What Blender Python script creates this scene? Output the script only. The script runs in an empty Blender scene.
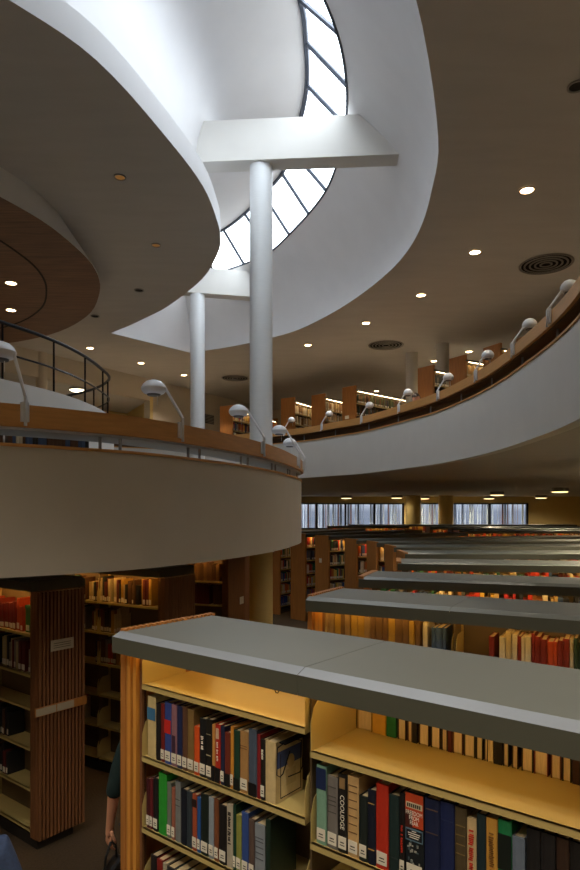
import bpy, bmesh, math, random
from mathutils import Vector, Matrix, geometry
random.seed(7)
SC = bpy.context.scene
COL = SC.collection
R = math.radians
CZ = 2.75            # eye height above the lower floor
F, HOR = 620.0, 512.0

def at(px, py, h):
    """point of the photograph lying h metres above (or below) the eye"""
    d = h * F / (HOR - py)
    return Vector(((px - 290) / F * d, d, CZ + h))

def atd(px, d):
    return ((px - 290) / F * d, d)

# ------------------------------------------------------------------ materials
def lin(c):
    return tuple(((v / 255.0) / 12.92 if v / 255.0 <= 0.04045 else ((v / 255.0 + 0.055) / 1.055) ** 2.4) for v in c)

def mat(name, rgb, rough=0.6, metal=0.0, var=0.06, scale=8.0, bump=0.0, stretch=None, emit=None, spec=0.5, coat=0):
    m = bpy.data.materials.new(name)
    m.use_nodes = True
    nt = m.node_tree
    b = nt.nodes['Principled BSDF']
    c = lin(rgb)
    b.inputs['Roughness'].default_value = rough
    b.inputs['Metallic'].default_value = metal
    b.inputs['Specular IOR Level'].default_value = spec
    if coat:
        b.inputs['Coat Weight'].default_value = coat
    tc = nt.nodes.new('ShaderNodeTexCoord')
    mp = nt.nodes.new('ShaderNodeMapping')
    mp.inputs['Scale'].default_value = stretch or (1, 1, 1)
    nz = nt.nodes.new('ShaderNodeTexNoise')
    nz.inputs['Scale'].default_value = scale
    nz.inputs['Detail'].default_value = 4
    rp = nt.nodes.new('ShaderNodeValToRGB')
    rp.color_ramp.elements[0].position = 0.3
    rp.color_ramp.elements[1].position = 0.7
    rp.color_ramp.elements[0].color = tuple(v * (1 - var) for v in c) + (1,)
    rp.color_ramp.elements[1].color = tuple(min(1, v * (1 + var)) for v in c) + (1,)
    L = nt.links.new
    L(tc.outputs['Object'], mp.inputs['Vector'])
    L(mp.outputs['Vector'], nz.inputs['Vector'])
    L(nz.outputs['Fac'], rp.inputs['Fac'])
    L(rp.outputs['Color'], b.inputs['Base Color'])
    if bump:
        bp = nt.nodes.new('ShaderNodeBump')
        bp.inputs['Strength'].default_value = bump
        bp.inputs['Distance'].default_value = 0.01
        L(nz.outputs['Fac'], bp.inputs['Height'])
        L(bp.outputs['Normal'], b.inputs['Normal'])
    if emit:
        b.inputs['Emission Color'].default_value = lin(emit[0]) + (1,)
        b.inputs['Emission Strength'].default_value = emit[1]
    return m

M = {}
M['white'] = mat('white_plaster', (214, 212, 207), 0.7, var=0.02, scale=3)
M['well'] = mat('light_well_plaster', (214, 213, 214), 0.75, var=0.025, scale=2)
M['ceiling'] = mat('ceiling_plaster', (190, 186, 181), 0.85, var=0.04, scale=1.2, stretch=(1, 4, 1))
M['parapet'] = mat('parapet_plaster', (205, 200, 190), 0.7, var=0.02, scale=3)
M['wall'] = mat('cream_wall', (196, 186, 168), 0.8, var=0.03, scale=2)
M['ochre'] = mat('ochre_wall', (206, 182, 122), 0.7, var=0.03, scale=2)
M['tilewhite'] = mat('column_white', (225, 228, 230), 0.45, var=0.03, scale=5, stretch=(1, 1, 30), bump=0.1)
M['wood'] = mat('birch_wood', (170, 112, 54), 0.45, var=0.14, scale=5, stretch=(9, 9, 0.7))
M['rail'] = mat('rail_wood', (204, 150, 86), 0.4, var=0.08, scale=5, stretch=(1, 1, 9))
M['slat'] = mat('slat_wood', (124, 82, 52), 0.45, var=0.18, scale=6, stretch=(9, 9, 0.7))
M['slatdark'] = mat('shaded_slat_ground', (70, 42, 24), 0.6)  # shade between the battens, painted as a dark wood tone
M['batten'] = mat('glow_batten', (206, 142, 62), 0.4, var=0.1, scale=6, stretch=(9, 9, 0.7))  # wood tone lifted, strip-light glow put into the colour
M['soffit'] = mat('wood_soffit', (118, 84, 60), 0.6, var=0.35, scale=3, stretch=(0.6, 14, 1))
M['soffit_groove'] = mat('soffit_groove', (38, 28, 22), 0.8)
M['deskside'] = mat('desk_underside', (190, 200, 214), 0.5, var=0.05)
M['deskdark'] = mat('desk_underside_brown', (96, 72, 48), 0.6, var=0.1)
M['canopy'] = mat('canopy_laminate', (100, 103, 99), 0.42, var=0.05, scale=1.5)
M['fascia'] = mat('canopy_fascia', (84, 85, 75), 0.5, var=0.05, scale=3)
M['lipsheen'] = mat('canopy_lip_sheen', (132, 139, 150), 0.35, var=0.03)  # laminate lightened and blued to imitate skylight reflected on the lip
M['shelf'] = mat('shelf_enamel', (192, 172, 112), 0.35, var=0.04, scale=4)
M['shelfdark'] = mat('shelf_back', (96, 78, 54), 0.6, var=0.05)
M['shelfgrey'] = mat('grey_enamel', (140, 132, 112), 0.5, var=0.05)
M['base'] = mat('kick_plinth', (34, 28, 24), 0.7)
M['carpet'] = mat('brown_carpet', (66, 52, 36), 0.95, var=0.25, scale=60, bump=0.4)
M['upcarpet'] = mat('beige_bounce_carpet', (160, 150, 134), 0.95, var=0.1, scale=60)  # unseen upper floor, kept pale to bounce light onto the ceiling
M['black'] = mat('black_metal', (30, 32, 38), 0.35, metal=0.6)
M['frame'] = mat('window_frame', (74, 80, 92), 0.5, metal=0.3)
M['lamp'] = mat('lamp_enamel', (228, 231, 236), 0.35, var=0.02)
M['lampin'] = mat('lamp_inside', (90, 90, 92), 0.4, metal=0.5)
M['post'] = mat('support_steel', (150, 154, 160), 0.4, metal=0.2)
M['dark'] = mat('dark_recess', (14, 13, 13), 0.8)
M['ring'] = mat('vent_metal', (150, 146, 140), 0.5, metal=0.4)
M['paper'] = mat('page_edges', (206, 186, 148), 0.85, var=0.12, scale=60, stretch=(6, 1, 0.3))
M['label'] = mat('paper_label', (222, 216, 200), 0.7, var=0.03)
M['card'] = mat('card_label', (178, 168, 148), 0.7, var=0.03)
M['ink'] = mat('ink', (40, 34, 32), 0.7)
M['whiteink'] = mat('white_lettering', (232, 226, 212), 0.6)
M['ochreink'] = mat('brown_lettering', (120, 80, 30), 0.6)
M['redink'] = mat('red_lettering', (190, 48, 30), 0.6)
M['skin'] = mat('skin', (214, 156, 126), 0.5, var=0.05)
M['hair'] = mat('dark_hair', (46, 30, 22), 0.6, var=0.2, scale=40)
M['teal'] = mat('dark_teal_cloth', (22, 44, 46), 0.9, var=0.15, scale=40)
M['denim'] = mat('denim_cloth', (46, 62, 94), 0.9, var=0.2, scale=60, bump=0.3)
M['navycloth'] = mat('navy_cloth', (30, 36, 60), 0.9, var=0.1)
M['maroon'] = mat('maroon_cloth', (110, 40, 34), 0.9, var=0.1)
M['leather'] = mat('black_leather', (20, 20, 22), 0.4)
M['blind'] = mat('pale_louvre', (205, 210, 218), 0.6)
M['louvregrey'] = mat('grey_louvre', (110, 116, 130), 0.6)
M['louvrebrown'] = mat('brown_louvre', (120, 84, 76), 0.6)
M['tube'] = mat('strip_tube', (255, 235, 200), 0.5, emit=((255, 206, 122), 6.0))
M['tubewarm'] = mat('strip_tube_warm', (255, 235, 200), 0.5, emit=((255, 196, 110), 13.0))
M['tubecool'] = mat('strip_tube_pale', (255, 240, 215), 0.5, emit=((255, 226, 180), 7.5))
M['down'] = mat('downlight_glow', (255, 230, 190), 0.5, emit=((255, 214, 160), 14.0))
M['downdim'] = mat('downlight_amber', (170, 130, 80), 0.5, emit=((220, 150, 70), 0.12))
M['drum'] = mat('drum_lamp_glow', (240, 225, 180), 0.5, emit=((255, 226, 160), 1.6))
M['disc'] = mat('disc_lamp_glow', (240, 235, 215), 0.5, emit=((255, 240, 200), 4.0))

def glass_mat():
    m = bpy.data.materials.new('window_glass')
    m.use_nodes = True
    nt = m.node_tree
    nt.nodes.clear()
    o = nt.nodes.new('ShaderNodeOutputMaterial')
    mx = nt.nodes.new('ShaderNodeMixShader')
    t = nt.nodes.new('ShaderNodeBsdfTransparent')
    t.inputs['Color'].default_value = (0.95, 0.97, 0.98, 1)
    g = nt.nodes.new('ShaderNodeBsdfGlossy')
    g.inputs['Roughness'].default_value = 0.02
    mx.inputs['Fac'].default_value = 0.05
    nt.links.new(t.outputs[0], mx.inputs[1])
    nt.links.new(g.outputs[0], mx.inputs[2])
    nt.links.new(mx.outputs[0], o.inputs['Surface'])
    return m
M['glass'] = glass_mat()

BC = {}
def bmat(rgb):
    k = tuple(rgb)
    if k not in BC:
        BC[k] = mat('book_cloth_%d_%d_%d' % k, k, 0.5, var=0.1, scale=30)
    return BC[k]

# ------------------------------------------------------------------ mesh helper
class MB:
    def __init__(s):
        s.v, s.f, s.m, s.mats = [], [], [], []
    def mi(s, m):
        if m not in s.mats:
            s.mats.append(m)
        return s.mats.index(m)
    def add(s, vs, fs, m):
        n = len(s.v)
        s.v += [tuple(v) for v in vs]
        k = s.mi(m)
        for f in fs:
            s.f.append([n + i for i in f])
            s.m.append(k)
    def box(s, x0, x1, y0, y1, z0, z1, m, X=None):
        vs = [Vector((x, y, z)) for z in (z0, z1) for x, y in ((x0, y0), (x1, y0), (x1, y1), (x0, y1))]
        if X is not None:
            vs = [X @ v for v in vs]
        s.add(vs, [(3, 2, 1, 0), (4, 5, 6, 7), (0, 1, 5, 4), (1, 2, 6, 5), (2, 3, 7, 6), (3, 0, 4, 7)], m)
    def lathe(s, prof, m, n=24, X=None, cap=True):
        vs, fs = [], []
        for r, z in prof:
            for i in range(n):
                a = 2 * math.pi * i / n
                v = Vector((r * math.cos(a), r * math.sin(a), z))
                vs.append(X @ v if X is not None else v)
        for k in range(len(prof) - 1):
            for i in range(n):
                j = (i + 1) % n
                fs.append((k * n + i, k * n + j, (k + 1) * n + j, (k + 1) * n + i))
        if cap:
            fs.append(tuple(reversed(range(n))))
            fs.append(tuple(range((len(prof) - 1) * n, len(prof) * n)))
        s.add(vs, fs, m)
    def tube(s, pts, r, m, n=8):
        pts = [Vector(p) for p in pts]
        vs, fs = [], []
        N = len(pts)
        up = Vector((0, 0, 1))
        for i, p in enumerate(pts):
            t = (pts[min(i + 1, N - 1)] - pts[max(i - 1, 0)]).normalized()
            a = t.cross(up)
            if a.length < 1e-3:
                a = t.cross(Vector((0, 1, 0)))
            a.normalize()
            b = a.cross(t).normalized()
            for k in range(n):
                w = 2 * math.pi * k / n
                vs.append(p + r * (math.cos(w) * a + math.sin(w) * b))
        for i in range(N - 1):
            for k in range(n):
                j = (k + 1) % n
                fs.append((i * n + k, i * n + j, (i + 1) * n + j, (i + 1) * n + k))
        fs.append(tuple(reversed(range(n))))
        fs.append(tuple(range((N - 1) * n, N * n)))
        s.add(vs, fs, m)
    def grid(s, rows, m):
        n = len(rows[0])
        vs = [v for r in rows for v in r]
        fs = [(i * n + k, i * n + k + 1, (i + 1) * n + k + 1, (i + 1) * n + k) for i in range(len(rows) - 1) for k in range(n - 1)]
        s.add(vs, fs, m)
    def build(s, name, parent=None, loc=None, rz=0.0, smooth=False, kind=None, bevel=0):
        me = bpy.data.meshes.new(name)
        me.from_pydata(s.v, [], s.f)
        for mm in s.mats:
            me.materials.append(mm)
        me.polygons.foreach_set('material_index', s.m)
        if smooth:
            me.polygons.foreach_set('use_smooth', [True] * len(me.polygons))
        me.update()
        if smooth:
            try:
                me.set_sharp_from_angle(angle=R(35))
            except Exception:
                pass
        o = bpy.data.objects.new(name, me)
        COL.objects.link(o)
        if parent:
            o.parent = parent
        if loc is not None:
            o.location = loc
        o.rotation_euler.z = rz
        if kind:
            o['kind'] = kind
        if bevel:
            b = o.modifiers.new('bevel', 'BEVEL')
            b.width = bevel
            b.segments = 2
            b.limit_method = 'ANGLE'
        return o

def thing(name, label, cat, loc=(0, 0, 0), rz=0, group=None):
    o = bpy.data.objects.new(name, None)
    COL.objects.link(o)
    o.location = loc
    o.rotation_euler.z = rz
    tag(o, label, cat, group)
    return o

def tag(o, label, cat, group=None, kind=None):
    o['label'] = label
    o['category'] = cat
    if group:
        o['group'] = group
    if kind:
        o['kind'] = kind
    return o

def crom(pts, n=6):
    """smooth curve through points (any dimension)"""
    P = [Vector(p) for p in pts]
    P = [2 * P[0] - P[1]] + P + [2 * P[-1] - P[-2]]
    out = []
    for i in range(1, len(P) - 2):
        for k in range(n):
            t = k / n
            a, b, c, d = P[i - 1], P[i], P[i + 1], P[i + 2]
            out.append(0.5 * (2 * b + (c - a) * t + (2 * a - 5 * b + 4 * c - d) * t * t + (3 * b - a - 3 * c + d) * t ** 3))
    out.append(P[-2])
    return out

def offs(c, d):
    out = []
    for i, p in enumerate(c):
        t = (c[min(i + 1, len(c) - 1)] - c[max(i - 1, 0)]).normalized()
        out.append(Vector((p.x - t.y * d, p.y + t.x * d)))
    return out

def ribbon(mb, c, d0, d1, z0, z1, m):
    """solid band following plan curve c between offsets d0..d1 and heights z0..z1"""
    a, b = offs(c, d0), offs(c, d1)
    sec = [[Vector((p.x, p.y, z0)) for p in a], [Vector((p.x, p.y, z1)) for p in a],
           [Vector((p.x, p.y, z1)) for p in b], [Vector((p.x, p.y, z0)) for p in b], [Vector((p.x, p.y, z0)) for p in a]]
    for i in range(4):                       # separate rows keep the corners crisp
        mb.grid([sec[i], sec[i + 1]], m)
    for k in (0, -1):
        mb.add([sec[0][k], sec[1][k], sec[2][k], sec[3][k]], [(0, 1, 2, 3)], m)

def arc(c, s):
    """point and tangent angle at arc length s"""
    for i in range(len(c) - 1):
        l = (c[i + 1] - c[i]).length
        if s <= l or i == len(c) - 2:
            t = (c[i + 1] - c[i]).normalized()
            return c[i] + t * s, t
        s -= l
def arclen(c):
    return sum((c[i + 1] - c[i]).length for i in range(len(c) - 1))

def prism(mb, loops, z0, z1, mtop, mbot, mside):
    """polygon with holes, extruded"""
    L3 = [[Vector((p[0], p[1], 0)) for p in l] for l in loops]
    tri = geometry.tessellate_polygon(L3)
    flat = [p for l in L3 for p in l]
    mb.add([(p.x, p.y, z1) for p in flat], [tuple(t) for t in tri], mtop)
    if z0 is not None:
        mb.add([(p.x, p.y, z0) for p in flat], [tuple(reversed(t)) for t in tri], mbot)
        for l in L3:
            n = len(l)
            mb.add([(p.x, p.y, z0) for p in l] + [(p.x, p.y, z1) for p in l],
                   [(i, (i + 1) % n, n + (i + 1) % n, n + i) for i in range(n)], mside)

def struct(mb, name, **k):
    return mb.build(name, kind='structure', **k)

# ------------------------------------------------------------------ camera
cam = bpy.data.cameras.new('camera')
cam.sensor_fit = 'VERTICAL'
cam.sensor_height = 36
cam.sensor_width = 24
cam.lens = F / 870 * 36
cam.shift_y = (HOR - 435) / 870
cam.clip_start = 0.05
cam.clip_end = 300
co = bpy.data.objects.new('camera', cam)
co.location = (0, 0, CZ)
co.rotation_euler = (R(90), 0, 0)
COL.objects.link(co)
SC.camera = co

# ------------------------------------------------------------------ room shell
X0, X1, Y0, Y1 = -12.0, 15.0, -3.0, 32.0
ZC = CZ + 4.2         # main ceiling
mb = MB(); mb.box(X0, X1, Y0, Y1, -0.1, 0, M['carpet']); struct(mb, 'floor')
mb = MB(); mb.box(X0 - .2, X0, Y0, Y1, -0.1, ZC + .1, M['wall']); struct(mb, 'wall_left')
mb = MB(); mb.box(X1, X1 + .2, Y0, Y1, -0.1, ZC + .1, M['ochre']); struct(mb, 'wall_right')
mb = MB(); mb.box(X0, X1, Y0 - .2, Y0, -0.1, ZC + .1, M['wall']); struct(mb, 'wall_front')

# light well: outer rim O (ceiling level), glazing outer GO, glazing inner GI, inner rim I
TIPN = (-4.3, 3.2)
O = [TIPN, (-3.2, 2.6), (-2.0, 2.5), (-.7, 2.95), (.3, 3.8), (1.0, 5.0), (1.66, 6.95), (1.85, 8.1), (1.93, 9.2), (1.86, 10.2), (1.63, 11.2),
     (1.20, 12.4), (.75, 13.35), (.1, 14.4), (-.7, 15.15), (-1.6, 15.8), (-2.62, 16.35)]
GO = [(-4.0, 3.7), (-3.0, 4.2), (-2.0, 4.4), (-1.1, 4.9), (-.4, 5.6), (.15, 6.5), (.57, 7.49), (.77, 8.42), (.83, 9.3), (.79, 10.25), (.65, 11.18),
      (.36, 12.06), (-.02, 12.96), (-.45, 13.83), (-1.08, 14.5), (-1.85, 15.1), (-2.7, 15.6)]
GI = [(-4.0, 4.0), (-3.05, 4.7), (-2.15, 5.0), (-1.35, 5.5), (-.7, 6.2), (-.2, 7.0), (.13, 7.8), (.22, 8.5), (.256, 9.35), (.17, 10.2), (.018, 11.0),
      (-.15, 11.8), (-.547, 12.56), (-.98, 13.38), (-1.52, 14.13), (-2.1, 14.6), (-2.9, 15.0)]
I = [TIPN, (-3.9, 3.7), (-3.3, 4.2), (-2.8, 4.6), (-2.3, 5.09), (-1.8, 5.76), (-1.4, 6.9), (-1.12, 8.0), (-1.05, 9.0), (-1.07, 9.5), (-1.15, 10.0),
     (-1.5, 11.0), (-2.0, 11.9), (-2.6, 12.8), (-3.2, 13.5), (-3.6, 13.95), (-3.95, 14.3)]
HO, HI, HL = 5.8, 6.44, 4.5
cO, cGO, cGI, cI = [crom(p, 5) for p in (O, GO, GI, I)]
CUSP = Vector((-4.2, 14.55))
hole = cO + [CUSP] + list(reversed(cI))[:-1]
mb = MB()
prism(mb, [[(X0, Y0), (X1, Y0), (X1, Y1), (X0, Y1)], [(p.x, p.y) for p in hole]], None, ZC, M['ceiling'], M['ceiling'], M['ceiling'])
struct(mb, 'ceiling')
mb = MB()
NR = 10
rows = []
for k in range(NR + 1):
    t = k / NR
    row = []
    for a, b in zip(cO, cGO):
        w = t ** 1.8
        row.append(Vector((a.x + (b.x - a.x) * w, a.y + (b.y - a.y) * w, CZ + 4.2 + (HO - 4.2) * t)))
    rows.append(row)
mb.grid(rows, M['well'])
# inner rim band and the shell rising from it to the glazing
mb.grid([[Vector((p.x, p.y, CZ + 4.2)) for p in cI], [Vector((p.x, p.y, CZ + HL)) for p in cI]], M['well'])
crows = rows
rows = [[Vector((p.x, p.y, CZ + HL)) for p in cI]]
nI = len(cI) - 1
cIo = [p - (q - p).normalized() * .36 * min(1, 6 * i / nI, 6 * (nI - i) / nI) for i, (p, q) in enumerate(zip(cI, cGI))]
for k in range(NR + 1):
    th = math.pi / 2 * k / NR
    w = (1 - math.cos(th)) ** 1.5
    rows.append([Vector((a.x + (b.x - a.x) * w, a.y + (b.y - a.y) * w, CZ + HL + (HI - HL) * math.sin(th))) for a, b in zip(cIo, cGI)])
mb.grid(rows, M['well'])
# end walls of the well
def endwall(pts, m=M['well']):
    mb.add(pts, [tuple(range(len(pts)))], m)
e = lambda v, h: Vector((v.x, v.y, CZ + h))
cu3 = e(CUSP, 4.2)
far = [r[-1] for r in crows] + [r[-1] for r in reversed(rows)] + [e(cI[-1], 4.2)]
for a, b in zip(far, far[1:]):
    endwall([cu3, a, b])
for k in range(NR + 1):
    endwall([crows[min(k, NR)][0], crows[min(k + 1, NR)][0], rows[min(k + 1, NR + 1)][0], rows[k][0]])
struct(mb, 'light_well', smooth=True)

# skylight glazing
sky = bpy.data.objects.new('window_1', None); COL.objects.link(sky); sky['kind'] = 'structure'
def g3(p, h): return Vector((p[0], p[1], CZ + h))
for i in range(len(GO)):
    mb = MB(); mb.tube([g3(GO[i], HO), g3(GI[i], HI)], 0.035, M['frame'], 6); mb.build('glazing_bar', sky)
mb = MB(); mb.tube([g3(p, HO) for p in cGO], 0.022, M['frame'], 6); mb.build('lower_frame', sky)
mb = MB(); mb.tube([g3(p, HI) for p in cGI], 0.04, M['frame'], 6); mb.build('upper_frame', sky)
for i in range(len(GO) - 1):
    mb = MB()
    a, b = cGO[i * 5:i * 5 + 6], cGI[i * 5:i * 5 + 6]
    mb.grid([[g3(p, HO) for p in a], [g3(p, HI) for p in b]], M['glass'])
    mb.build('pane', sky)
    # sampling portal in the opening
    c = (g3(GO[i], HO) + g3(GO[i + 1], HO) + g3(GI[i], HI) + g3(GI[i + 1], HI)) / 4
    u = (g3(GO[i + 1], HO) - g3(GO[i], HO)); v = (g3(GI[i], HI) - g3(GO[i], HO))
    n = u.cross(v).normalized()
    if n.z < 0: n = -n
    l = bpy.data.lights.new('sky_portal', 'AREA'); l.shape = 'RECTANGLE'
    l.size = u.length * 1.05; l.size_y = v.length * 1.1
    l.cycles.is_portal = True
    lo = bpy.data.objects.new('sky_portal', l); COL.objects.link(lo)
    x = u.normalized(); y = n.cross(x)
    lo.matrix_world = Matrix.Translation(c) @ Matrix((x, y, n)).transposed().to_4x4()

# beams crossing the well
def beam(name, x0, x1, yl, yr, z0, z1, th):
    mb = MB()
    dx = Vector((x1 - x0, yr - yl, 0)).normalized(); nn = Vector((-dx.y, dx.x, 0)) * th
    a, b = Vector((x0, yl, 0)), Vector((x1, yr, 0))
    vs = [Vector((p.x, p.y, z)) for z in (z0, z1) for p in (a, b, b + nn, a + nn)]
    mb.add(vs, [(3, 2, 1, 0), (4, 5, 6, 7), (0, 1, 5, 4), (1, 2, 6, 5), (2, 3, 7, 6), (3, 0, 4, 7)], M['white'])
    return struct(mb, name)
beam('roof_beam', -1.5, 1.60, 8.99, 8.78, CZ + 5.07, CZ + 5.66, .30)
beam('roof_beam', -3.0, .05, 14.15, 14.8, CZ + 5.07, CZ + 5.66, .30)

# columns
def column(x, y, r, z0, z1, m, rlow=None, zsplit=None):
    mb = MB()
    if rlow:
        mb.lathe([(rlow, z0), (rlow, zsplit)], M['ochre'], 32, Matrix.Translation((x, y, 0)))  # warm light on the lower shaft is put in as ochre colour
        mb.lathe([(r, zsplit), (r, z1)], m, 32, Matrix.Translation((x, y, 0)))
    else:
        mb.lathe([(r, z0), (r, z1)], m, 32, Matrix.Translation((x, y, 0)))
    return struct(mb, 'column', smooth=True)
column(-.425, 9.12, .168, 0, CZ + 5.08, M['tilewhite'], .172, 2.33)
column(-2.16, 14.5, .168, 0, CZ + 5.08, M['tilewhite'], .172, 2.33)
for px, d in ((413.3, 30.0), (446, 30.0)):
    x, y = atd(px, d)
    column(x, y, .36, 0, 3.56, M['ochre'])
for px, d in ((411.7, 16.4), (442.8, 15.5)):
    x, y = atd(px, d)
    column(x, y, .154, 3.9, ZC, M['white'])
column(-6.55, 16.35, .14, 3.9, ZC, M['wall'])

# upper floor slab with the curved void
V = [(-6.5, 3.0), (-5.0, 3.9), (-3.85, 5.2), (-3.08, 6.65), (-2.78, 7.4), (-2.66, 8.1), (-2.65, 8.8), (-2.75, 9.6), (-3.35, 10.5), (-4.5, 11.5),
     (-5.2, 12.6), (-5.4, 14.0), (-4.8, 15.2), (-3.3, 15.9), (-1.7, 15.6), (-.6, 14.95), (.366, 14.17), (.91, 13.4), (1.39, 12.75), (1.78, 11.9),
     (2.1, 11.0), (2.33, 10.33), (2.47, 9.69), (2.6, 8.7), (2.64, 7.7), (2.6, 6.7), (2.54, 5.88), (2.43, 5.15), (2.2, 4.1), (2.2, 2.5), (2.8, 0), (3.6, -3)]
cV = crom(V, 4)
mb = MB()
prism(mb, [[(p.x, p.y) for p in cV] + [(X1, Y0), (X1, Y1), (X0, Y1), (X0, 3.0)]], 3.55, 3.9, M['upcarpet'], M['ceiling'], M['white'])
struct(mb, 'upper_floor_slab')
kW, kR = 4 * 11, 4 * 12          # railing part / desk part of the void edge
cW = cV[:kW + 1]
cR = cV[kR:]
mb = MB(); ribbon(mb, cW, -.02, .10, 3.53, 4.17, M['white']); struct(mb, 'landing_kerb', smooth=True)
mb = MB(); ribbon(mb, cR, -.02, .12, 3.53, 4.37, M['white']); struct(mb, 'upper_parapet', smooth=True)
mb = MB(); ribbon(mb, cV[kW:kR + 1], -.02, .11, 3.53, 4.37, M['white']); struct(mb, 'far_parapet', smooth=True)

# lower reading mezzanine on the left
MZ = [(-7.0, 2.6), (-5.0, 2.9), (-3.6, 3.3), (-2.6, 3.8), (-1.98, 4.23), (-1.62, 4.5), (-1.155, 4.95), (-.62, 5.92), (-.226, 7.0), (0, 8.08), (.13, 9.0),
      (.13, 9.7), (-.1, 10.6), (-.8, 11.6), (-2.2, 12.4), (-4.5, 12.9), (-8, 13.2)]
cM = crom(MZ, 5)
mb = MB()
prism(mb, [[(p.x, p.y) for p in cM] + [(X0, 13.2), (X0, 2.6)]], 2.32, 2.65, M['upcarpet'], M['ceiling'], M['parapet'])
struct(mb, 'mezzanine_slab')
mb = MB(); ribbon(mb, cM, -.02, .10, 2.30, 3.20, M['parapet']); struct(mb, 'mezzanine_parapet', smooth=True)

# reading desks: wooden edge board, desk top, ledge, steel supports
def desk(name, c, zt, edge, zl, label, under, width=.55, step=.95, s0=.25, postpair=.17, gapm=None):
    t = thing(name, label, 'reading desk')
    mb = MB(); ribbon(mb, c, -.05, -.015, zt - edge, zt, M['rail']); mb.build('edge_board', t, smooth=True)
    mb = MB(); ribbon(mb, c, -.012, width, zt - edge - .018, zt - edge + .004, under); mb.build('desk_top', t, smooth=True)
    mb = MB(); ribbon(mb, c, -.035, .12, zl, zl + .022, M['rail']); mb.build('ledge', t, smooth=True)
    if gapm:
        mb = MB(); ribbon(mb, c, .13, .15, zl - .3, zt - .08, gapm); mb.build('modesty_panel', t, smooth=True)
    s, L = s0, arclen(c)
    while s < L - .3:
        for q in (0, postpair) if postpair else (0,):
            p, tg = arc(c, s + q)
            nn = Vector((-tg.y, tg.x))
            p = p + nn * .04
            mb = MB(); mb.box(-.009, .009, -.009, .009, zl + .02, zt - edge - .01, M['post'], Matrix.Translation((p.x, p.y, 0)) @ Matrix.Rotation(math.atan2(tg.y, tg.x), 4, 'Z'))
            mb.build('support_post', t)
        s += step
    return t
desk('reading_desk', cM[5:-14], CZ + .74, .155, CZ + .45, 'long curved reading desk with wooden edge on the near left mezzanine parapet', M['deskside'], width=.37)
desk('reading_desk', cR[:-10], 4.675, .135, 4.365, 'long curved reading desk with wooden edge on the upper right parapet', M['deskdark'], step=1.1, postpair=0, gapm=M['deskdark'])

# metal railing on the landing
t = thing('railing', 'black metal railing on the white curved landing at left', 'railing')
cw = cW[4:]
L = arclen(cw)
def off3(c, d, z): return [Vector((p.x, p.y, z)) for p in offs(c, d)]
mb = MB(); mb.tube(off3(cw, .05, 4.80), .022, M['black'], 8); mb.build('handrail', t, smooth=True)
mb = MB(); mb.tube(off3(cw, .05, 4.47), .012, M['black'], 6); mb.build('middle_rail', t, smooth=True)
s = .3
while s < L:
    p, tg = arc(cw, s); p = p + Vector((-tg.y, tg.x)) * .05
    mb = MB(); mb.tube([(p.x, p.y, 4.15), (p.x, p.y, 4.79)], .013, M['black'], 6); mb.build('post', t)
    s += .78

# wooden drum ceiling at left
D = [(-9.5, 6.2), (-7.4, 5.85), (-5.2, 6.2), (-3.95, 7.0), (-3.35, 8.0), (-3.12, 9.0), (-3.1, 9.9), (-3.35, 10.9), (-4.0, 12.2), (-5.2, 13.45), (-6.9, 14.3), (-9, 14.5), (-11, 14)]
cD = crom(D, 5)
DT = [(-9.5, 6.2), (-7.4, 5.85), (-5.2, 6.1), (-4.0, 6.85), (-3.44, 7.75), (-3.28, 8.45), (-3.30, 9.1), (-3.6, 10.3), (-4.3, 11.6), (-5.4, 12.9), (-7.1, 13.7), (-9, 14), (-11, 13.5)]
cDT = crom(DT, 5)
mb = MB()
hz = CZ + 3.85
prism(mb, [[(p.x, p.y) for p in cD] + [(-11.9, 10)]], None, hz, M['soffit'], M['soffit'], M['white'])
mb.grid([[Vector((p.x, p.y, hz)) for p in cD], [Vector((p.x, p.y, hz + .02)) for p in cD], [Vector((p.x, p.y, ZC)) for p in cDT]], M['white'])
struct(mb, 'wooden_soffit')
mb = MB()
cc = Vector((-7.2, 10.1))
c2 = [cc + (p - cc) * .78 for p in cD]
ribbon(mb, c2, 0, .03, hz - .008, hz + .01, M['soffit_groove'])
struct(mb, 'soffit_groove')

# upper left wall with niche
W0, W1, W2, W3 = Vector((-11.9, 7.8)), Vector((-6.97, 15.6)), Vector((-4.43, 19.6)), Vector((-.9, 25.2))
mb = MB(); ribbon(mb, [W2, W3], 0, .25, 3.9, ZC, M['wall']); struct(mb, 'wall_back_left')
mb = MB(); ribbon(mb, [W0, W2], 0, .2, CZ + 3.52, ZC, M['wall']); struct(mb, 'trim_1')
mb = MB(); ribbon(mb, [Vector((-11.9, 14)), Vector((-5.6, 22.5))], 0, .2, 3.9, ZC, M['ochre']); ribbon(mb, [Vector((-5.9, 22.3)), W2], 0, .1, 3.9, ZC, M['ochre']); struct(mb, 'wall_niche')
mb = MB(); prism(mb, [[(W0.x, W0.y + .3), (W2.x - .1, W2.y + .05), (-5.9, 22.3), (-11.9, 14)]], CZ + 3.52, CZ + 3.56, M['ceiling'], M['ceiling'], M['ceiling']); struct(mb, 'niche_ceiling')
mb = MB(); ribbon(mb, [W3, Vector((6, 27.5)), Vector((14.9, 26))], 0, .25, 3.9, ZC, M['wall']); struct(mb, 'wall_upper_back')

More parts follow.
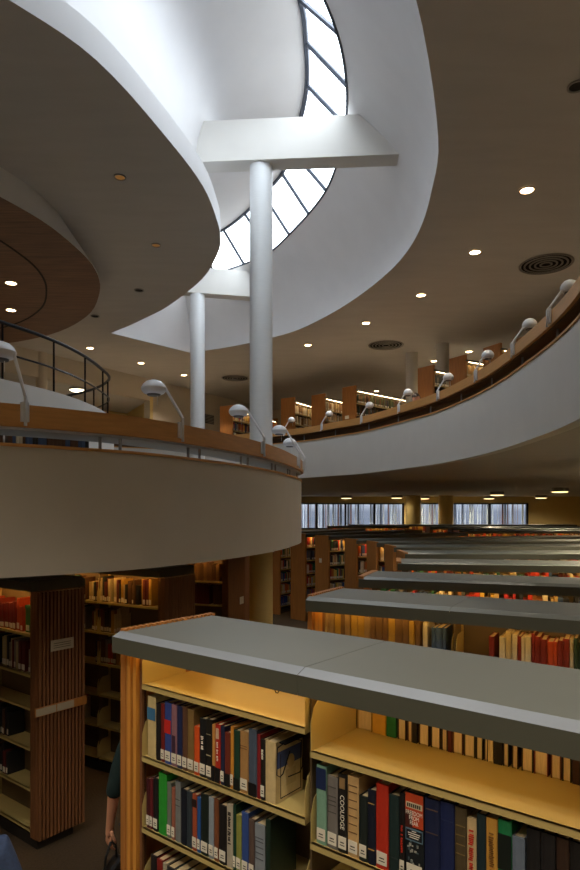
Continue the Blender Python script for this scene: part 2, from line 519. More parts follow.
# back wall of the lower room with three bands of windows
YB = Y1 - .02
zt, zb = CZ + (HOR - 503.2) / F * YB, CZ - (529 - HOR) / F * YB
bands = [(297, 403), (419, 441), (452, 527)]
xs = [((a - 290) / F * YB, (b - 290) / F * YB) for a, b in bands]
xs[0] = (-1.6, xs[0][1])
mb = MB()
mb.box(X0, X1, YB, YB + .2, 0, zb, M['ochre']); mb.box(X0, X1, YB, YB + .2, zt, ZC, M['ochre'])
edges = [X0] + [v for p in xs for v in p] + [X1]
for i in range(0, len(edges), 2):
    mb.box(edges[i], edges[i + 1], YB, YB + .2, zb, zt, M['ochre'])
struct(mb, 'wall_back')
for k, (a, b) in enumerate(xs):
    w = bpy.data.objects.new('window_%d' % (k + 2), None); COL.objects.link(w); w['kind'] = 'structure'
    w.location = (0, YB, 0)
    n = max(1, round((b - a) / 1.6))
    mb = MB()
    for q in range(n + 1):
        x = a + (b - a) * q / n
        mb.box(x - .05, x + .05, -.06, .08, zb, zt, M['black'])
    mb.box(a, b, -.06, .08, zb, zb + .06, M['black']); mb.box(a, b, -.06, .08, zt - .06, zt, M['black'])
    mb.build('window_frame', w)
    mb = MB(); mb.box(a, b, .1, .11, zb, zt, M['glass']); mb.build('pane', w)
    x = a + .08
    mb = MB()
    while x < b - .05:
        if random.random() < .87:
            mb.box(-.055, .055, -.006, .006, zb + .05, zt - .05, random.choice((M['blind'], M['blind'], M['louvregrey'], M['louvrebrown'])), Matrix.Translation((x, .2, 0)) @ Matrix.Rotation(R(random.choice((14, 35, 60))), 4, 'Z'))
        x += .13
    mb.build('vertical_louvres', w)

# downlights / vents -------------------------------------------------
def downlight(p, r, lit, label, m=None, group=None):
    t = thing('downlight', label, 'ceiling light', (p.x, p.y, p.z), 0, group)
    mb = MB(); mb.lathe([(r * 1.25, 0), (r * 1.25, -.012), (r, -.012), (r * .96, 0)], M['ring'], 24, cap=False); mb.build('trim_ring', t, smooth=True)
    mb = MB(); mb.lathe([(r * .98, -.004), (r * .9, -.007)], m or (M['down'] if lit else M['dark']), 24); mb.build('lens', t)
dls = [((527, 190), 'lit round ceiling downlight highest at right above the upper floor'), ((475, 252), 'lit round downlight second highest in the row at right'),
       ((421, 295), 'lit round downlight in the row just above the large right-hand void curve'), ((366, 323), 'lit round downlight left of the middle ceiling vent'),
       ((308, 345), 'lit round downlight just right of the tall near white column'), ((434, 361), 'small lit downlight between the two upper floor columns'),
       ((469, 351.5), 'small lit downlight right of the upper floor columns above the bookcases')]
for (q, lb) in dls:
    downlight(at(q[0], q[1], 4.195), .085, True, lb)
for q, lb in (((90, 348), 'lit small downlight near the black railing end at left'), ((141, 363), 'lit small downlight between the railing and the far column'), ((184, 375), 'lit small downlight beside the far white column')):
    downlight(at(q[0], q[1], 4.195), .085, True, lb)
for q, lb in (((120, 177), 'amber dim downlight in the grey soffit, upper of the two'), ((156, 245), 'amber dim downlight in the grey soffit, lower of the two')):
    downlight(at(q[0], q[1], 4.195), .06, True, lb, M['downdim'])
for q, lb in (((139, 290), 'unlit black downlight in the grey soffit left of the columns'), ((95, 316), 'unlit black downlight beside the wooden soffit edge'), ((577, 86), 'unlit dark downlight at the top right edge of the photo')):
    downlight(at(q[0], q[1], 4.195), .075, False, lb)
for q, lb in (((11, 283), 'lit downlight in the wooden soffit, upper of the pair'), ((11, 310), 'lit downlight in the wooden soffit, lower of the pair')):
    p = at(q[0], q[1], 3.845); p.z = hz - .002
    downlight(p, .085, True, lb)
for q, lb, r in (((546, 264), 'large round ceiling vent with concentric rings at right', .44), ((386, 345), 'round ceiling vent with concentric rings above the upper bookcases', .44), ((235, 378), 'small round ceiling vent seen between the two white columns', .42)):
    p = at(q[0], q[1], 4.195)
    t = thing('ceiling_vent', lb, 'vent', p)
    mb = MB(); mb.lathe([(r * .9, -.006), (r * .2, -.006)], M['dark'], 32); mb.build('duct', t)
    for k in range(5):
        rr = r * (1 - .19 * k)
        mb = MB(); mb.lathe([(rr, -.005), (rr, -.016), (rr - r * .03, -.022), (rr - r * .065, -.018), (rr - r * .07, -.007)], M['ring'], 40, cap=False); mb.build('ring', t, smooth=True)
# drum lamps on the lower ceiling
for (px, py, d), lb in zip([(560, 493.5, 20.5), (497, 496, 24.4), (541, 500, 29.5), (396.7, 500.3, 29.5), (346.4, 501, 30), (489, 502, 31), (424, 502, 31)],
        ['round drum ceiling lamp nearest the right edge of the lower room', 'round drum ceiling lamp in front of the right-hand windows', 'small drum ceiling lamp against the ochre wall beyond the windows',
         'drum ceiling lamp left of the two lower ochre columns', 'drum ceiling lamp above the left run of windows', 'tiny drum ceiling lamp far back over the right windows', 'tiny drum ceiling lamp between the two lower columns']):
    x, y = atd(px, d)
    t = thing('drum_lamp', lb, 'ceiling light', (x, y, 3.56))
    mb = MB(); mb.lathe([(.26, 0), (.28, -.10), (.28, -.14)], M['ring'], 24); mb.build('housing', t, smooth=True)
    mb = MB(); mb.lathe([(.265, -.141), (.22, -.165), (.1, -.175)], M['drum'], 24); mb.build('diffuser', t, smooth=True)
p = at(78, 391, 3.45)
t = thing('ceiling_lamp', 'round white ceiling lamp seen through the black railing', 'ceiling light', (p.x, p.y, CZ + 3.52))
mb = MB(); mb.lathe([(.24, 0), (.24, -.05)], M['ring'], 24); mb.build('housing', t)
mb = MB(); mb.lathe([(.23, -.051), (.17, -.08)], M['disc'], 24); mb.build('diffuser', t)
# air grille on the wall
dirw = (W3 - W2).normalized()
gp = W2 + dirw * 2.9 + Vector((dirw.y, -dirw.x)) * .012
t = thing('air_grille', 'dark rectangular air grille on the cream wall between the columns', 'grille', (gp.x, gp.y, CZ + 3.3), math.atan2(dirw.y, dirw.x))
mb = MB(); mb.box(-.26, .26, -.012, .008, -.17, .17, M['ring']); mb.build('frame', t)
for k in range(6):
    mb = MB(); mb.box(-.24, .24, -.02, -.012, -.15 + k * .052, -.125 + k * .052, M['dark']); mb.build('slat', t)

# ------------------------------------------------------------------ books
PAL = [(92, 30, 28), (120, 36, 30), (34, 40, 70), (28, 30, 34), (40, 62, 48), (110, 80, 48), (150, 120, 78), (178, 160, 120), (62, 84, 120), (176, 66, 34),
       (84, 56, 38), (196, 184, 158), (56, 58, 62), (168, 130, 52), (46, 88, 78), (128, 124, 116)]
CNAME = {(92, 30, 28): 'maroon', (120, 36, 30): 'dark red', (34, 40, 70): 'navy', (28, 30, 34): 'black', (40, 62, 48): 'dark green', (110, 80, 48): 'brown', (150, 120, 78): 'tan',
         (178, 160, 120): 'cream', (62, 84, 120): 'blue', (176, 66, 34): 'orange', (84, 56, 38): 'dark brown', (196, 184, 158): 'off-white', (56, 58, 62): 'charcoal',
         (168, 130, 52): 'mustard', (46, 88, 78): 'teal', (128, 124, 116): 'grey'}
def book_shape(mb, t, h, d, cm, X, labeled=True):
    """one bound volume: boards, spine, page block and paper call-number label"""
    b = min(.0035, t * .15)
    n = 0 if X is None else X
    # rounded spine + boards
    mb.box(-t / 2, -t / 2 + b, 0.004, d, 0, h, cm, X)
    mb.box(t / 2 - b, t / 2, 0.004, d, 0, h, cm, X)
    sp = [(-t / 2, .005), (-t * .3, .001), (t * .3, .001), (t / 2, .005), (t / 2, .009), (-t / 2, .009)]
    vs = [Vector((x, y, z)) for z in (0, h) for x, y in sp]
    if X is not None: vs = [X @ v for v in vs]
    k = len(sp)
    mb.add(vs, [tuple(reversed(range(k))), tuple(range(k, 2 * k))] + [(i, (i + 1) % k, k + (i + 1) % k, k + i) for i in range(k)], cm)
    mb.box(-t / 2 + b, t / 2 - b, .009, d - .004, .003, h - .004, M['paper'], X)
    if labeled:
        mb.box(-t * .42, t * .42, -.0008, .002, .012, .012 + min(.045, h * .2), M['label'], X)

UNIT = {}
def unit_book(c, labeled):
    k = (c, labeled)
    if k not in UNIT:
        mb = MB(); book_shape(mb, .03, .24, .17, bmat(c), None, labeled)
        me = bpy.data.meshes.new('book')
        me.from_pydata(mb.v, [], mb.f)
        for m_ in mb.mats: me.materials.append(m_)
        me.polygons.foreach_set('material_index', mb.m)
        me.update()
        UNIT[k] = me
    return UNIT[k]
def place_book(world, rz, t, h, d, c, labeled, label, group):
    o = bpy.data.objects.new('book', unit_book(c, labeled))
    COL.objects.link(o)
    o.location = world
    o.rotation_euler.z = rz
    o.scale = (t / .03, d / .17, h / .24)
    return tag(o, label, 'book', group)
REST = MB()       # the farthest books, beyond the three hundred nearest

def text_mesh(s, size, m, parent, loc, vertical=False, squash=1.0, name='lettering'):
    cu = bpy.data.curves.new(name, 'FONT')
    cu.body = s; cu.size = size; cu.align_x = 'CENTER'; cu.align_y = 'CENTER'; cu.extrude = .0003; cu.space_line = .85
    tmp = bpy.data.objects.new('tmp', cu); COL.objects.link(tmp)
    bpy.context.view_layer.update()
    me = bpy.data.meshes.new_from_object(tmp.evaluated_get(bpy.context.evaluated_depsgraph_get()))
    bpy.data.objects.remove(tmp); bpy.data.curves.remove(cu)
    Q = Matrix.Rotation(R(90), 4, 'X') @ (Matrix.Rotation(R(-90), 4, 'Z') if vertical else Matrix.Identity(4)) @ Matrix.Diagonal((squash, 1, 1, 1))
    me.transform(Q)
    me.materials.clear(); me.materials.append(m)
    o = bpy.data.objects.new(name, me); COL.objects.link(o)
    o.parent = parent; o.location = loc
    return o

ORD = ['first', 'second', 'third', 'fourth', 'fifth', 'sixth', 'seventh', 'eighth', 'ninth', 'tenth', 'eleventh', 'twelfth', 'thirteenth', 'fourteenth', 'fifteenth',
       'sixteenth', 'seventeenth', 'eighteenth', 'nineteenth', 'twentieth', 'twenty-first', 'twenty-second', 'twenty-third', 'twenty-fourth', 'twenty-fifth', 'twenty-sixth',
       'twenty-seventh', 'twenty-eighth', 'twenty-ninth', 'thirtieth'] + ['%dth' % k for k in range(31, 200)]

# ------------------------------------------------------------------ bookcases
class Case:
    """bookcase: C = near left corner of the canopy, a = run angle, L = length"""
    def __init__(s, C, a, L, label, W=.58, z0=0., H=2.2, bay=.92, levels=None, endm='wood', tube='tube', slats=False, group=None,
                 right=False, backs=True, ends=(1, 1), lowdetail=False, ov=.095, ft=.09, firstbay=None, pt=.006, shelfm='shelf', glow=True, e0=.08):
        s.a = R(a); s.u = Vector((math.cos(s.a), math.sin(s.a), 0)); s.n = Vector((-s.u.y, s.u.x, 0))
        s.C = Vector((C[0], C[1], 0)) - (s.u * L if right else Vector((0, 0, 0)))
        s.z0, s.L, s.W, s.H, s.ov = z0, L, W, H, ov
        s.root = thing('bookcase', label, 'bookcase', (s.C.x, s.C.y, z0), s.a, group)
        t = s.root
        em = M[endm]
        # canopy
        mb = MB()
        n = max(1, round(L / bay)); s.nb = n; bw = (L - e0 - .08) / n; s.bw = bw
        cuts = [0] + [e0 + bw * k for k in range(1, n)] + [L]
        if right is False and firstbay: cuts = cuts
        for q in range(n):
            g_ = .0012 if slats else 0
            x0, x1 = cuts[q] + (g_ if q else 0), cuts[q + 1] - (g_ if q < n - 1 else 0)
            lip = .045
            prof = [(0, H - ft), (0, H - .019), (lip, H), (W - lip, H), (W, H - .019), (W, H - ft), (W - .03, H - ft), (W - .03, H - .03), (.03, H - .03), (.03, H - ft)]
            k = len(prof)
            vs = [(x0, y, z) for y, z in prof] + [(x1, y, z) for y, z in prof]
            lm = M['lipsheen'] if ov == .06 else M['canopy']
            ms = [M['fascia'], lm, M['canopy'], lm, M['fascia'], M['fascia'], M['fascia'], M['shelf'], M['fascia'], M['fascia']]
            for i in range(k):
                j = (i + 1) % k
                mb.add([vs[i], vs[k + i], vs[k + j], vs[j]], [(0, 1, 2, 3)], ms[i])
            for X_ in (0, k):
                mb.add([vs[X_ + 1], vs[X_ + 2], vs[X_ + 3], vs[X_ + 4], vs[X_ + 7], vs[X_ + 8]], [(0, 1, 2, 3, 4, 5)], M['fascia'])
        # close the canopy ends
        for x in (0.001, L - .001):
            mb.box(x - .001, x + .001, 0.001, W - .001, H - ft, H - .015, M['fascia'])
        mb.build('canopy', t)
        # ends
        for side, on in zip((0, 1), ends):
            if not on: continue
            xa, xb = (.0, .07) if side == 0 else (L - .07, L)
            mb = MB()
            if slats:
                mb.box(xa + .02, xb - .02, ov, W - ov, 0.1, H - ft, em)
                k = int((W - 2 * .02) / .034)
                for q in range(k):
                    y = .05 + (W - .07) * (q + .5) / k
                    if side == 0: mb.box(-.014, .02, y - .010, y + .010, .1, H + .010, em)
                    else: mb.box(L - .02, L + .028, y - .010, y + .010, .1, H - .1, em)
                if side == 0:                      # front post: strip-light glow painted into two battens, gap shade into the ground
                    mb.box(.0, e0, ov + .022, ov + .034, .1, H - ft, M['slatdark'])
                    for xx in (.30 * e0, .62 * e0):
                        mb.box(xx, xx + .022, ov - .004, ov + .026, .1, H - ft, M['batten'])
                    mb.box(.90 * e0, e0, ov + .008, ov + .03, .1, H - ft, M['slat'])
                else:
                    for q in range(3):
                        xx = xb - .024 - q * .032
                        mb.box(xx - .010, xx + .010, ov - .004, ov + .03, .1, H - ft, em)
            else:
                hh = H - ft if lowdetail == 2 else H + pt
                mb.box(xa - .012, xb - .03 if side == 0 else xb + .012, .01, W - .01, 0.0, hh, em)
            mb.build('end_panel', t)
        mb = MB(); mb.box(.05, L - .05, ov + .03, W - ov - .03, 0, .1, M['base']); mb.build('plinth', t)
        if backs is True:
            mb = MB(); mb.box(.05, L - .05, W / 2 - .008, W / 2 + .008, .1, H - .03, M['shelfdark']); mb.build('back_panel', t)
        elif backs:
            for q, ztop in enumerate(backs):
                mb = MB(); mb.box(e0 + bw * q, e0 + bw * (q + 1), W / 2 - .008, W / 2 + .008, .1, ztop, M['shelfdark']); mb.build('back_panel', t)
        for q in range(1, n):
            x = e0 + bw * q
            mb = MB(); mb.box(x - .014, x + .014, W / 2 - .03, W / 2 + .03, .1, H - .03, M[shelfm]); mb.box(x - .003, x + .003, ov + .02, W - ov - .02, .1, H - .03, M['shelfdark']); mb.build('upright', t)
        s.levels = levels or [.2, .53, .86, 1.19, 1.52, 1.85]
        s.shelf_z = []
        for q in range(n):
            lv = s.levels[q] if isinstance(s.levels[0], (list, tuple)) and q < len(s.levels) else (s.levels[-1] if isinstance(s.levels[0], (list, tuple)) else s.levels)
            s.shelf_z.append(lv)
            for z in lv:
                x0, x1 = e0 + bw * q + .012, e0 + bw * (q + 1) - .012
                mb = MB()
                mb.box(x0, x1, ov, W - ov, z - .004, z, M[shelfm])
                mb.box(x0, x1, ov, ov + .012, z - .022, z, M[shelfm]); mb.box(x0, x1, W - ov - .012, W - ov, z - .022, z, M[shelfm])
                if not lowdetail:
                    for xx in (x0, x1 - .002):      # bracket plates with a rounded front
                        pr = [(ov + .002, z - .02), (ov + .002, z + .10), (ov + .02, z + .15), (ov + .05, z + .175), (W / 2 - .01, z + .175), (W / 2 - .01, z - .02)]
                        zz = min(z + .175, H - ft)
                        pr = [(a_, min(b_, H - .035)) for a_, b_ in pr]
                        k = len(pr)
                        mb.add([(xx, a_, b_) for a_, b_ in pr] + [(xx + .002, a_, b_) for a_, b_ in pr],
                               [tuple(range(k)), tuple(range(k, 2 * k))] + [(i, (i + 1) % k, k + (i + 1) % k, k + i) for i in range(k)], M[shelfm])
                mb.build('shelf', t)
        if glow:
            for y in ((.042, W - .042)):
                mb = MB(); mb.tube([(.03 if slats else .14, y, H - .05), (L - .14, y, H - .05)], .011, M[tube], 6); mb.build('strip_light', t)
    def W3(s, x, y, z):
        return s.C + s.u * x + s.n * y + Vector((0, 0, s.z0 + z))
    def t_of(s, px, off):
        k = (px - 290) / F
        p = s.C + s.n * off
        return (k * p.y - p.x) / (s.u.x - k * s.u.y)
    def dist(s, px, off):
        return (s.C + s.n * off + s.u * s.t_of(px, off)).y
    def row(s, x0, x1, z, rng, where=None, group=None, fill=.95, hr=(.19, .27), pal=None, labeled=.8, plain=None, tr=(.018, .045)):
        """a run of books on a shelf, from x0 to x1"""
        x, k = x0, 0
        pal = pal or PAL
        c = rng.choice(pal)
        while True:
            t_ = rng.uniform(*tr)
            if x + t_ > x1: break
            if rng.random() > .35: c = rng.choice(pal)
            h, d = rng.uniform(*hr), rng.uniform(.14, .19)
            if rng.random() < fill:
                off = s.ov + .02 + rng.uniform(0, .015)
                p = s.W3(x + t_ / 2, off, z + .0005)
                lab = rng.random() < labeled
                if where:
                    nm = CNAME.get(c, 'brown')
                    place_book(p, s.a, t_ * .97, h, min(d, s.W / 2 - s.ov - .035), c, lab,
                               '%s book%s, %s from left on %s' % (nm, ' with spine label' if lab else '', ORD[k], where), group)
                    k += 1
                else:
                    X = Matrix.Translation(p) @ Matrix.Rotation(s.a, 4, 'Z')
                    REST.box(-t_ * .48, t_ * .48, 0, min(d, s.W / 2 - s.ov - .035), 0, h, bmat(c), X)
                    if lab: REST.box(-t_ * .4, t_ * .4, -.002, 0, .015, .06, M['label'], X)
            x += t_ + .001

rng = random.Random(11)
# ---- the nearest bookcase
c1 = Case((-.812, 2.83), -38.5, 3.985, 'nearest long bookcase with grey canopy and slatted orange wood end post', W=.66, bay=.935, endm='wood', slats=True,
          levels=[[.36, .69, 1.0, 1.33, 1.65, 1.975], [.26, .59, .92, 1.245, 1.574, 1.90], [.26, .59, .92, 1.245, 1.574, 1.90]], backs=[1.96, 1.60, 1.60, 1.60], ov=.06, e0=.125)
def near_book(case, pxa, pxb, ytop, z, col, label, lab='bottom', depth=.19, off=None, face=None, extra=None, group=None):
    off = case.ov + .015 if off is None else off
    ta, tb = case.t_of(pxa, off), case.t_of(pxb, off)
    t = tb - ta
    d = case.dist((pxa + pxb) / 2, off)
    h = (CZ - (ytop - HOR) / F * d) - z
    h = max(.14, min(h, .285))
    p = case.W3((ta + tb) / 2, off, z + .0005)
    b = thing('book', label, 'book', p, case.a, group)
    cm = bmat(col); T = t * .975; e_ = min(.003, T * .12)
    mb = MB()
    mb.box(-T / 2, -T / 2 + e_, .004, depth, 0, h, cm); mb.box(T / 2 - e_, T / 2, .004, depth, 0, h, cm)
    sp = [(-T / 2, .006), (-T * .42, .0025), (-T * .2, 0.0005), (T * .2, .0005), (T * .42, .0025), (T / 2, .006), (T / 2, .010), (-T / 2, .010)]
    k = len(sp)
    mb.add([(x, y, zz) for zz in (0, h) for x, y in sp], [tuple(reversed(range(k))), tuple(range(k, 2 * k))] + [(i, (i + 1) % k, k + (i + 1) % k, k + i) for i in range(k)], cm)
    cv = mb.build('cover', b)
    mb = MB(); mb.box(-T / 2 + e_, T / 2 - e_, .010, depth - .004, .003, h - .004, M['paper']); mb.build('page_block', b)
    if lab == 'bottom':
        mb = MB(); mb.box(-T * .42, T * .42, -.0008, .0005, .014, .014 + min(.042, h * .2), M['label'])
        mb.box(-T * .2, T * .2, -.0011, -.0008, .034, .038, M['ink']); mb.box(-T * .25, T * .25, -.0011, -.0008, .025, .028, M['ink'])
        mb.build('call_number_label', cv)
    if extra: extra(cv, T, h, depth)
    return b
def band(z0, z1, col, w=.49):
    def f(b, T, h, d):
        mb = MB(); mb.box(-T * w, T * w, -.0006, .0008, h * z0, h * z1, bmat(col)); mb.build('spine_panel', b)
    return f
def title(s, size, m, vertical=True, zc=.6, bands=()):
    def f(b, T, h, d):
        for q in bands: band(*q)(b, T, h, d)
        sz = min(size, T * .8) if vertical else size
        text_mesh(s, sz, M[m], b, (0, -.0012, h * zc), vertical)
    return f
def marks(m, z0, z1, w=.32, seed=1, bands=()):
    """worn lettering too small to read: a column of short strokes down the spine"""
    def f(b, T, h, d):
        for q in bands: band(*q)(b, T, h, d)
        mb = MB(); r_ = random.Random(seed); z = h * z0
        while z < h * z1:
            l = r_.uniform(.003, .006)
            if r_.random() < .85: mb.box(-T * w * r_.uniform(.6, 1), T * w * r_.uniform(.5, 1), -.0016, .0008, z, z + l * .7, M[m])
            z += l + .0012
        mb.build('spine_lettering', b)
    return f
def lines(col, zs, w=.4):
    def f(b, T, h, d):
        mb = MB()
        if len(zs) > 3: mb.box(-T * w, -T * w + .0004, -.0006, .0006, h * zs[0], h * zs[-1], bmat(col))
        for z in zs: mb.box(-T * w, T * w, -.0006, .0006, h * z, h * z + .003, bmat(col))
        mb.build('spine_lines', b)
    return f
GOLD = (190, 150, 80)
# upper shelf, left bay
def cover_art(b, T, h, d):
    x = T / 2
    mb = MB()
    mb.box(x, x + .0006, .03, d - .012, .012, h - .05, bmat((214, 196, 150)))
    mb.box(x + .0006, x + .0010, .012, d - .008, h * .56, h * .83, bmat((70, 90, 150)))
    mb.box(x + .0010, x + .0012, .03, .034, .012, h - .05, M['ink']); mb.box(x + .001, x + .0012, d - .016, d - .012, .012, h - .05, M['ink']); mb.box(x + .001, x + .0012, .03, d - .012, .012, .016, M['ink'])
    X = Matrix.Translation((x + .0012, d * .55, h * .60)) @ Matrix.Rotation(R(90), 4, 'Y')
    mb.lathe([(.022, 0), (.022, .0006)], bmat((200, 176, 128)), 20, X @ Matrix.Diagonal((1.25, 1, 1, 1)))
    mb.box(x + .0010, x + .0018, d * .55 - .03, d * .55 + .03, h * .22, h * .48, bmat((200, 180, 134)))
    mb.build('cover_portrait', b)
S2 = [(147, 155.3, 697, (200, 180, 130), 'thick cream book with a blue patch at its spine top', 0, band(.62, .82, (60, 110, 150))),
      (155.5, 160.2, 704, (26, 24, 26), 'slim black book beside the thick cream one', 0, None),
      (160.4, 164, 704, (110, 30, 26), 'slim dark red book with white label left of the blue and red one', 1, None),
      (164.2, 170.6, 703, (50, 70, 140), 'blue book with a bright red square on its spine', 1, band(.5, .72, (190, 40, 34))),
      (170.8, 176.3, 705, (140, 100, 110), 'mauve pink book with dark lower spine', 1, band(.2, .5, (60, 40, 60), .3)),
      (176.5, 181.6, 706.5, (30, 40, 80), 'navy blue book with white label on the upper left shelf', 1, None),
      (181.8, 186.7, 707, (92, 62, 44), 'dark brown book right of the navy one, upper left shelf', 1, None),
      (186.9, 193.3, 710, (124, 98, 56), 'olive tan book left of the short orange one', 1, None),
      (193.6, 198.8, 727, (214, 84, 30), 'short bright orange book with large white label', 1, None),
      (199, 205.3, 719, (22, 24, 26), 'black book with small white spine writing', 1, marks('whiteink', .45, .72, .2, 2)),
      (205.5, 211.4, 720, (28, 26, 22), 'black book with gold lines right of the short orange one', 1, lines((170, 160, 130), (.4, .75))),
      (211.6, 214.6, 725, (196, 140, 74), 'thin tan book between black and red books', 0, band(0, .28, (24, 22, 22))),
      (214.8, 219.8, 725, (178, 44, 30), 'red book with white title block and black foot', 0, marks('whiteink', .38, .7, .16, 3, [(0, .26, (20, 20, 20)), (.76, .94, (210, 180, 150), .3)])),
      (220, 224, 727, (34, 38, 66), 'dark navy book with white label beside the bright red one', 1, None),
      (224.2, 229.8, 733, (110, 44, 30), 'reddish brown book with black foot', 0, band(0, .24, (20, 20, 20))),
      (230, 233, 727, (206, 140, 50), 'thin amber yellow book on the upper left shelf', 1, None),
      (233.2, 239.2, 731, (28, 60, 44), 'dark green book right of the amber one', 0, band(0, .2, (16, 24, 20))),
      (239.5, 247.8, 732, (168, 128, 78), 'wide tan book with white label at its foot', 1, lines((120, 86, 50), (.72, .76))),
      (248.1, 256.3, 730, (74, 86, 104), 'wide slate grey book with black foot', 0, band(0, .2, (18, 18, 20))),
      (256.5, 260, 735, (130, 30, 34), 'thin crimson book between slate and black books', 0, None),
      (260.2, 264.5, 740, (30, 26, 24), 'black book with gold title next to the portrait cover', 1, marks('whiteink', .68, .84, .25, 4)),
      (264.8, 275.2, 742, (206, 184, 136), 'cream book at the row end showing a portrait cover', 0, cover_art)]
for q in S2:
    near_book(c1, q[0], q[1], q[2], 1.65, q[3], q[4], 'bottom' if q[5] else None, extra=q[6], depth=.17 if q[6] is cover_art else random.uniform(.15, .19), group='books on the nearest case, upper left shelf')
S3 = [(145.8, 149, 779, (70, 24, 30), 'thin maroon book first on the second left shelf', 1, None), (149.2, 152.3, 779, (96, 26, 34), 'thin wine red book left of the bright green one', 1, None),
      (152.5, 157.4, 779, (26, 24, 26), 'black book touching the bright green one', 1, None), (158, 166.3, 774, (44, 150, 50), 'bright green book taller than its neighbours', 0, None),
      (166.5, 170.7, 783, (108, 116, 106), 'grey green book right of the bright green one', 1, None), (171, 174.5, 788, (150, 92, 74), 'thin salmon brown book on the second left shelf', 1, None),
      (174.7, 180.1, 782, (120, 124, 124), 'light grey book on the second left shelf', 0, lines((70, 70, 70), (.6, .7))), (180.3, 185.9, 790, (20, 26, 38), 'blue black book right of the light grey one', 0, None),
      (186.1, 191.6, 792, (48, 58, 66), 'dark slate book left of the rust one', 0, None), (191.8, 196.3, 795, (160, 76, 48), 'rust orange book with dark top patch', 1, band(.78, .92, (40, 24, 20))),
      (196.5, 199.9, 798, (40, 84, 150), 'thin royal blue book beside the rust one', 1, None), (200.1, 207.9, 795, (22, 34, 30), 'broad green black book with white label', 1, None),
      (208.1, 213.2, 798, (140, 152, 164), 'pale blue grey book on the second left shelf', 1, None), (213.5, 218.2, 800, (118, 70, 42), 'chestnut brown book on the second left shelf', 1, None),
      (218.5, 225.9, 806, (26, 24, 24), 'broad black book with white label left of the white lettered one', 1, None),
      (226.2, 232.3, 805, (176, 168, 150), 'off-white book with black lettering down its spine', 0, marks('ink', .38, .88, .24, 5)),
      (232.5, 235.4, 805, (20, 60, 44), 'thin dark green book beside the off-white lettered one', 1, None), (235.6, 240.9, 816, (140, 144, 70), 'short yellow green book', 1, None),
      (241.1, 247.9, 813, (50, 76, 140), 'blue book near the right end of the second shelf', 1, None), (248.1, 253.9, 820, (88, 72, 66), 'grey brown book near the right end of the second shelf', 1, None),
      (254.2, 264.4, 825, (132, 140, 150), 'wide pale grey book near the right end of the second shelf', 0, lines((80, 84, 96), (.4, .5, .6, .7, .76))), (264.8, 270, 820, (24, 44, 34), 'dark green book last on the second left shelf', 0, None)]
for q in S3:
    near_book(c1, q[0], q[1], q[2], 1.33, q[3], q[4], 'bottom' if q[5] else None, extra=q[6], depth=random.uniform(.15, .19), group='books on the nearest case, second left shelf')
for k, (a, b, c, nm) in enumerate([(150, 156, (30, 26, 28), 'black'), (156.3, 162, (130, 36, 30), 'red'), (162.3, 166, (170, 160, 140), 'pale'), (166.3, 173, (40, 40, 44), 'charcoal'), (173.3, 181, (34, 48, 60), 'slate'), (181.3, 190, (28, 30, 34), 'dark')]):
    near_book(c1, a, b, 856 + k * 4, 1.0, c, '%s book, %s from the left on the lowest visible left shelf' % (nm, ORD[k]), None, group='books on the lowest visible left shelf')
def freedom(b, T, h, d):
    mb = MB(); mb.box(-T * .49, T * .49, -.0006, .0008, h * .62, h * .995, bmat((190, 70, 34))); mb.box(-T * .49, -T * .1, -.0007, .0008, h * .60, h * .80, bmat((70, 26, 20))); mb.build('orange_panel', b)
    mb = MB(); mb.box(-T * .47, T * .47, -.0012, .0008, h * .46, h * .60, bmat((90, 120, 140))); mb.box(-T * .43, T * .43, -.0016, .0008, h * .475, h * .585, bmat((16, 24, 34))); mb.build('subtitle_panel', b)
    mb = MB(); mb.box(-T * .45, T * .45, -.0012, .0008, h * .83, h * .895, bmat((200, 190, 160))); mb.build('author_panel', b)
    mb = MB()
    for k in range(7): mb.box(-T * .38 + k * T * .11, -T * .31 + k * T * .11, -.002, .0008, h * .842, h * .882, M['ink'])
    mb.build('author_lettering', b)
    text_mesh('FREEDOM\nFROM\nFEAR', .0185, M['whiteink'], b, (0, -.0016, h * .72), squash=.72)
    mb = MB()
    for k, w_ in enumerate((.12, .34, .3, .24)): mb.box(-T * w_, T * w_, -.002, .0008, h * (.570 - k * .024), h * (.578 - k * .024), M['whiteink'])
    mb.build('subtitle_lettering', b)
    mb = MB(); r_ = random.Random(3)
    for k in range(16):
        x, z = r_.uniform(-T * .4, T * .3), r_.uniform(h * .2, h * .43); mb.box(x, x + r_.uniform(.003, .008), -.001, .0008, z, z + r_.uniform(.003, .01), bmat(r_.choice([(120, 130, 130), (70, 84, 90), (160, 160, 150)])))
    mb.build('crowd_picture', b)
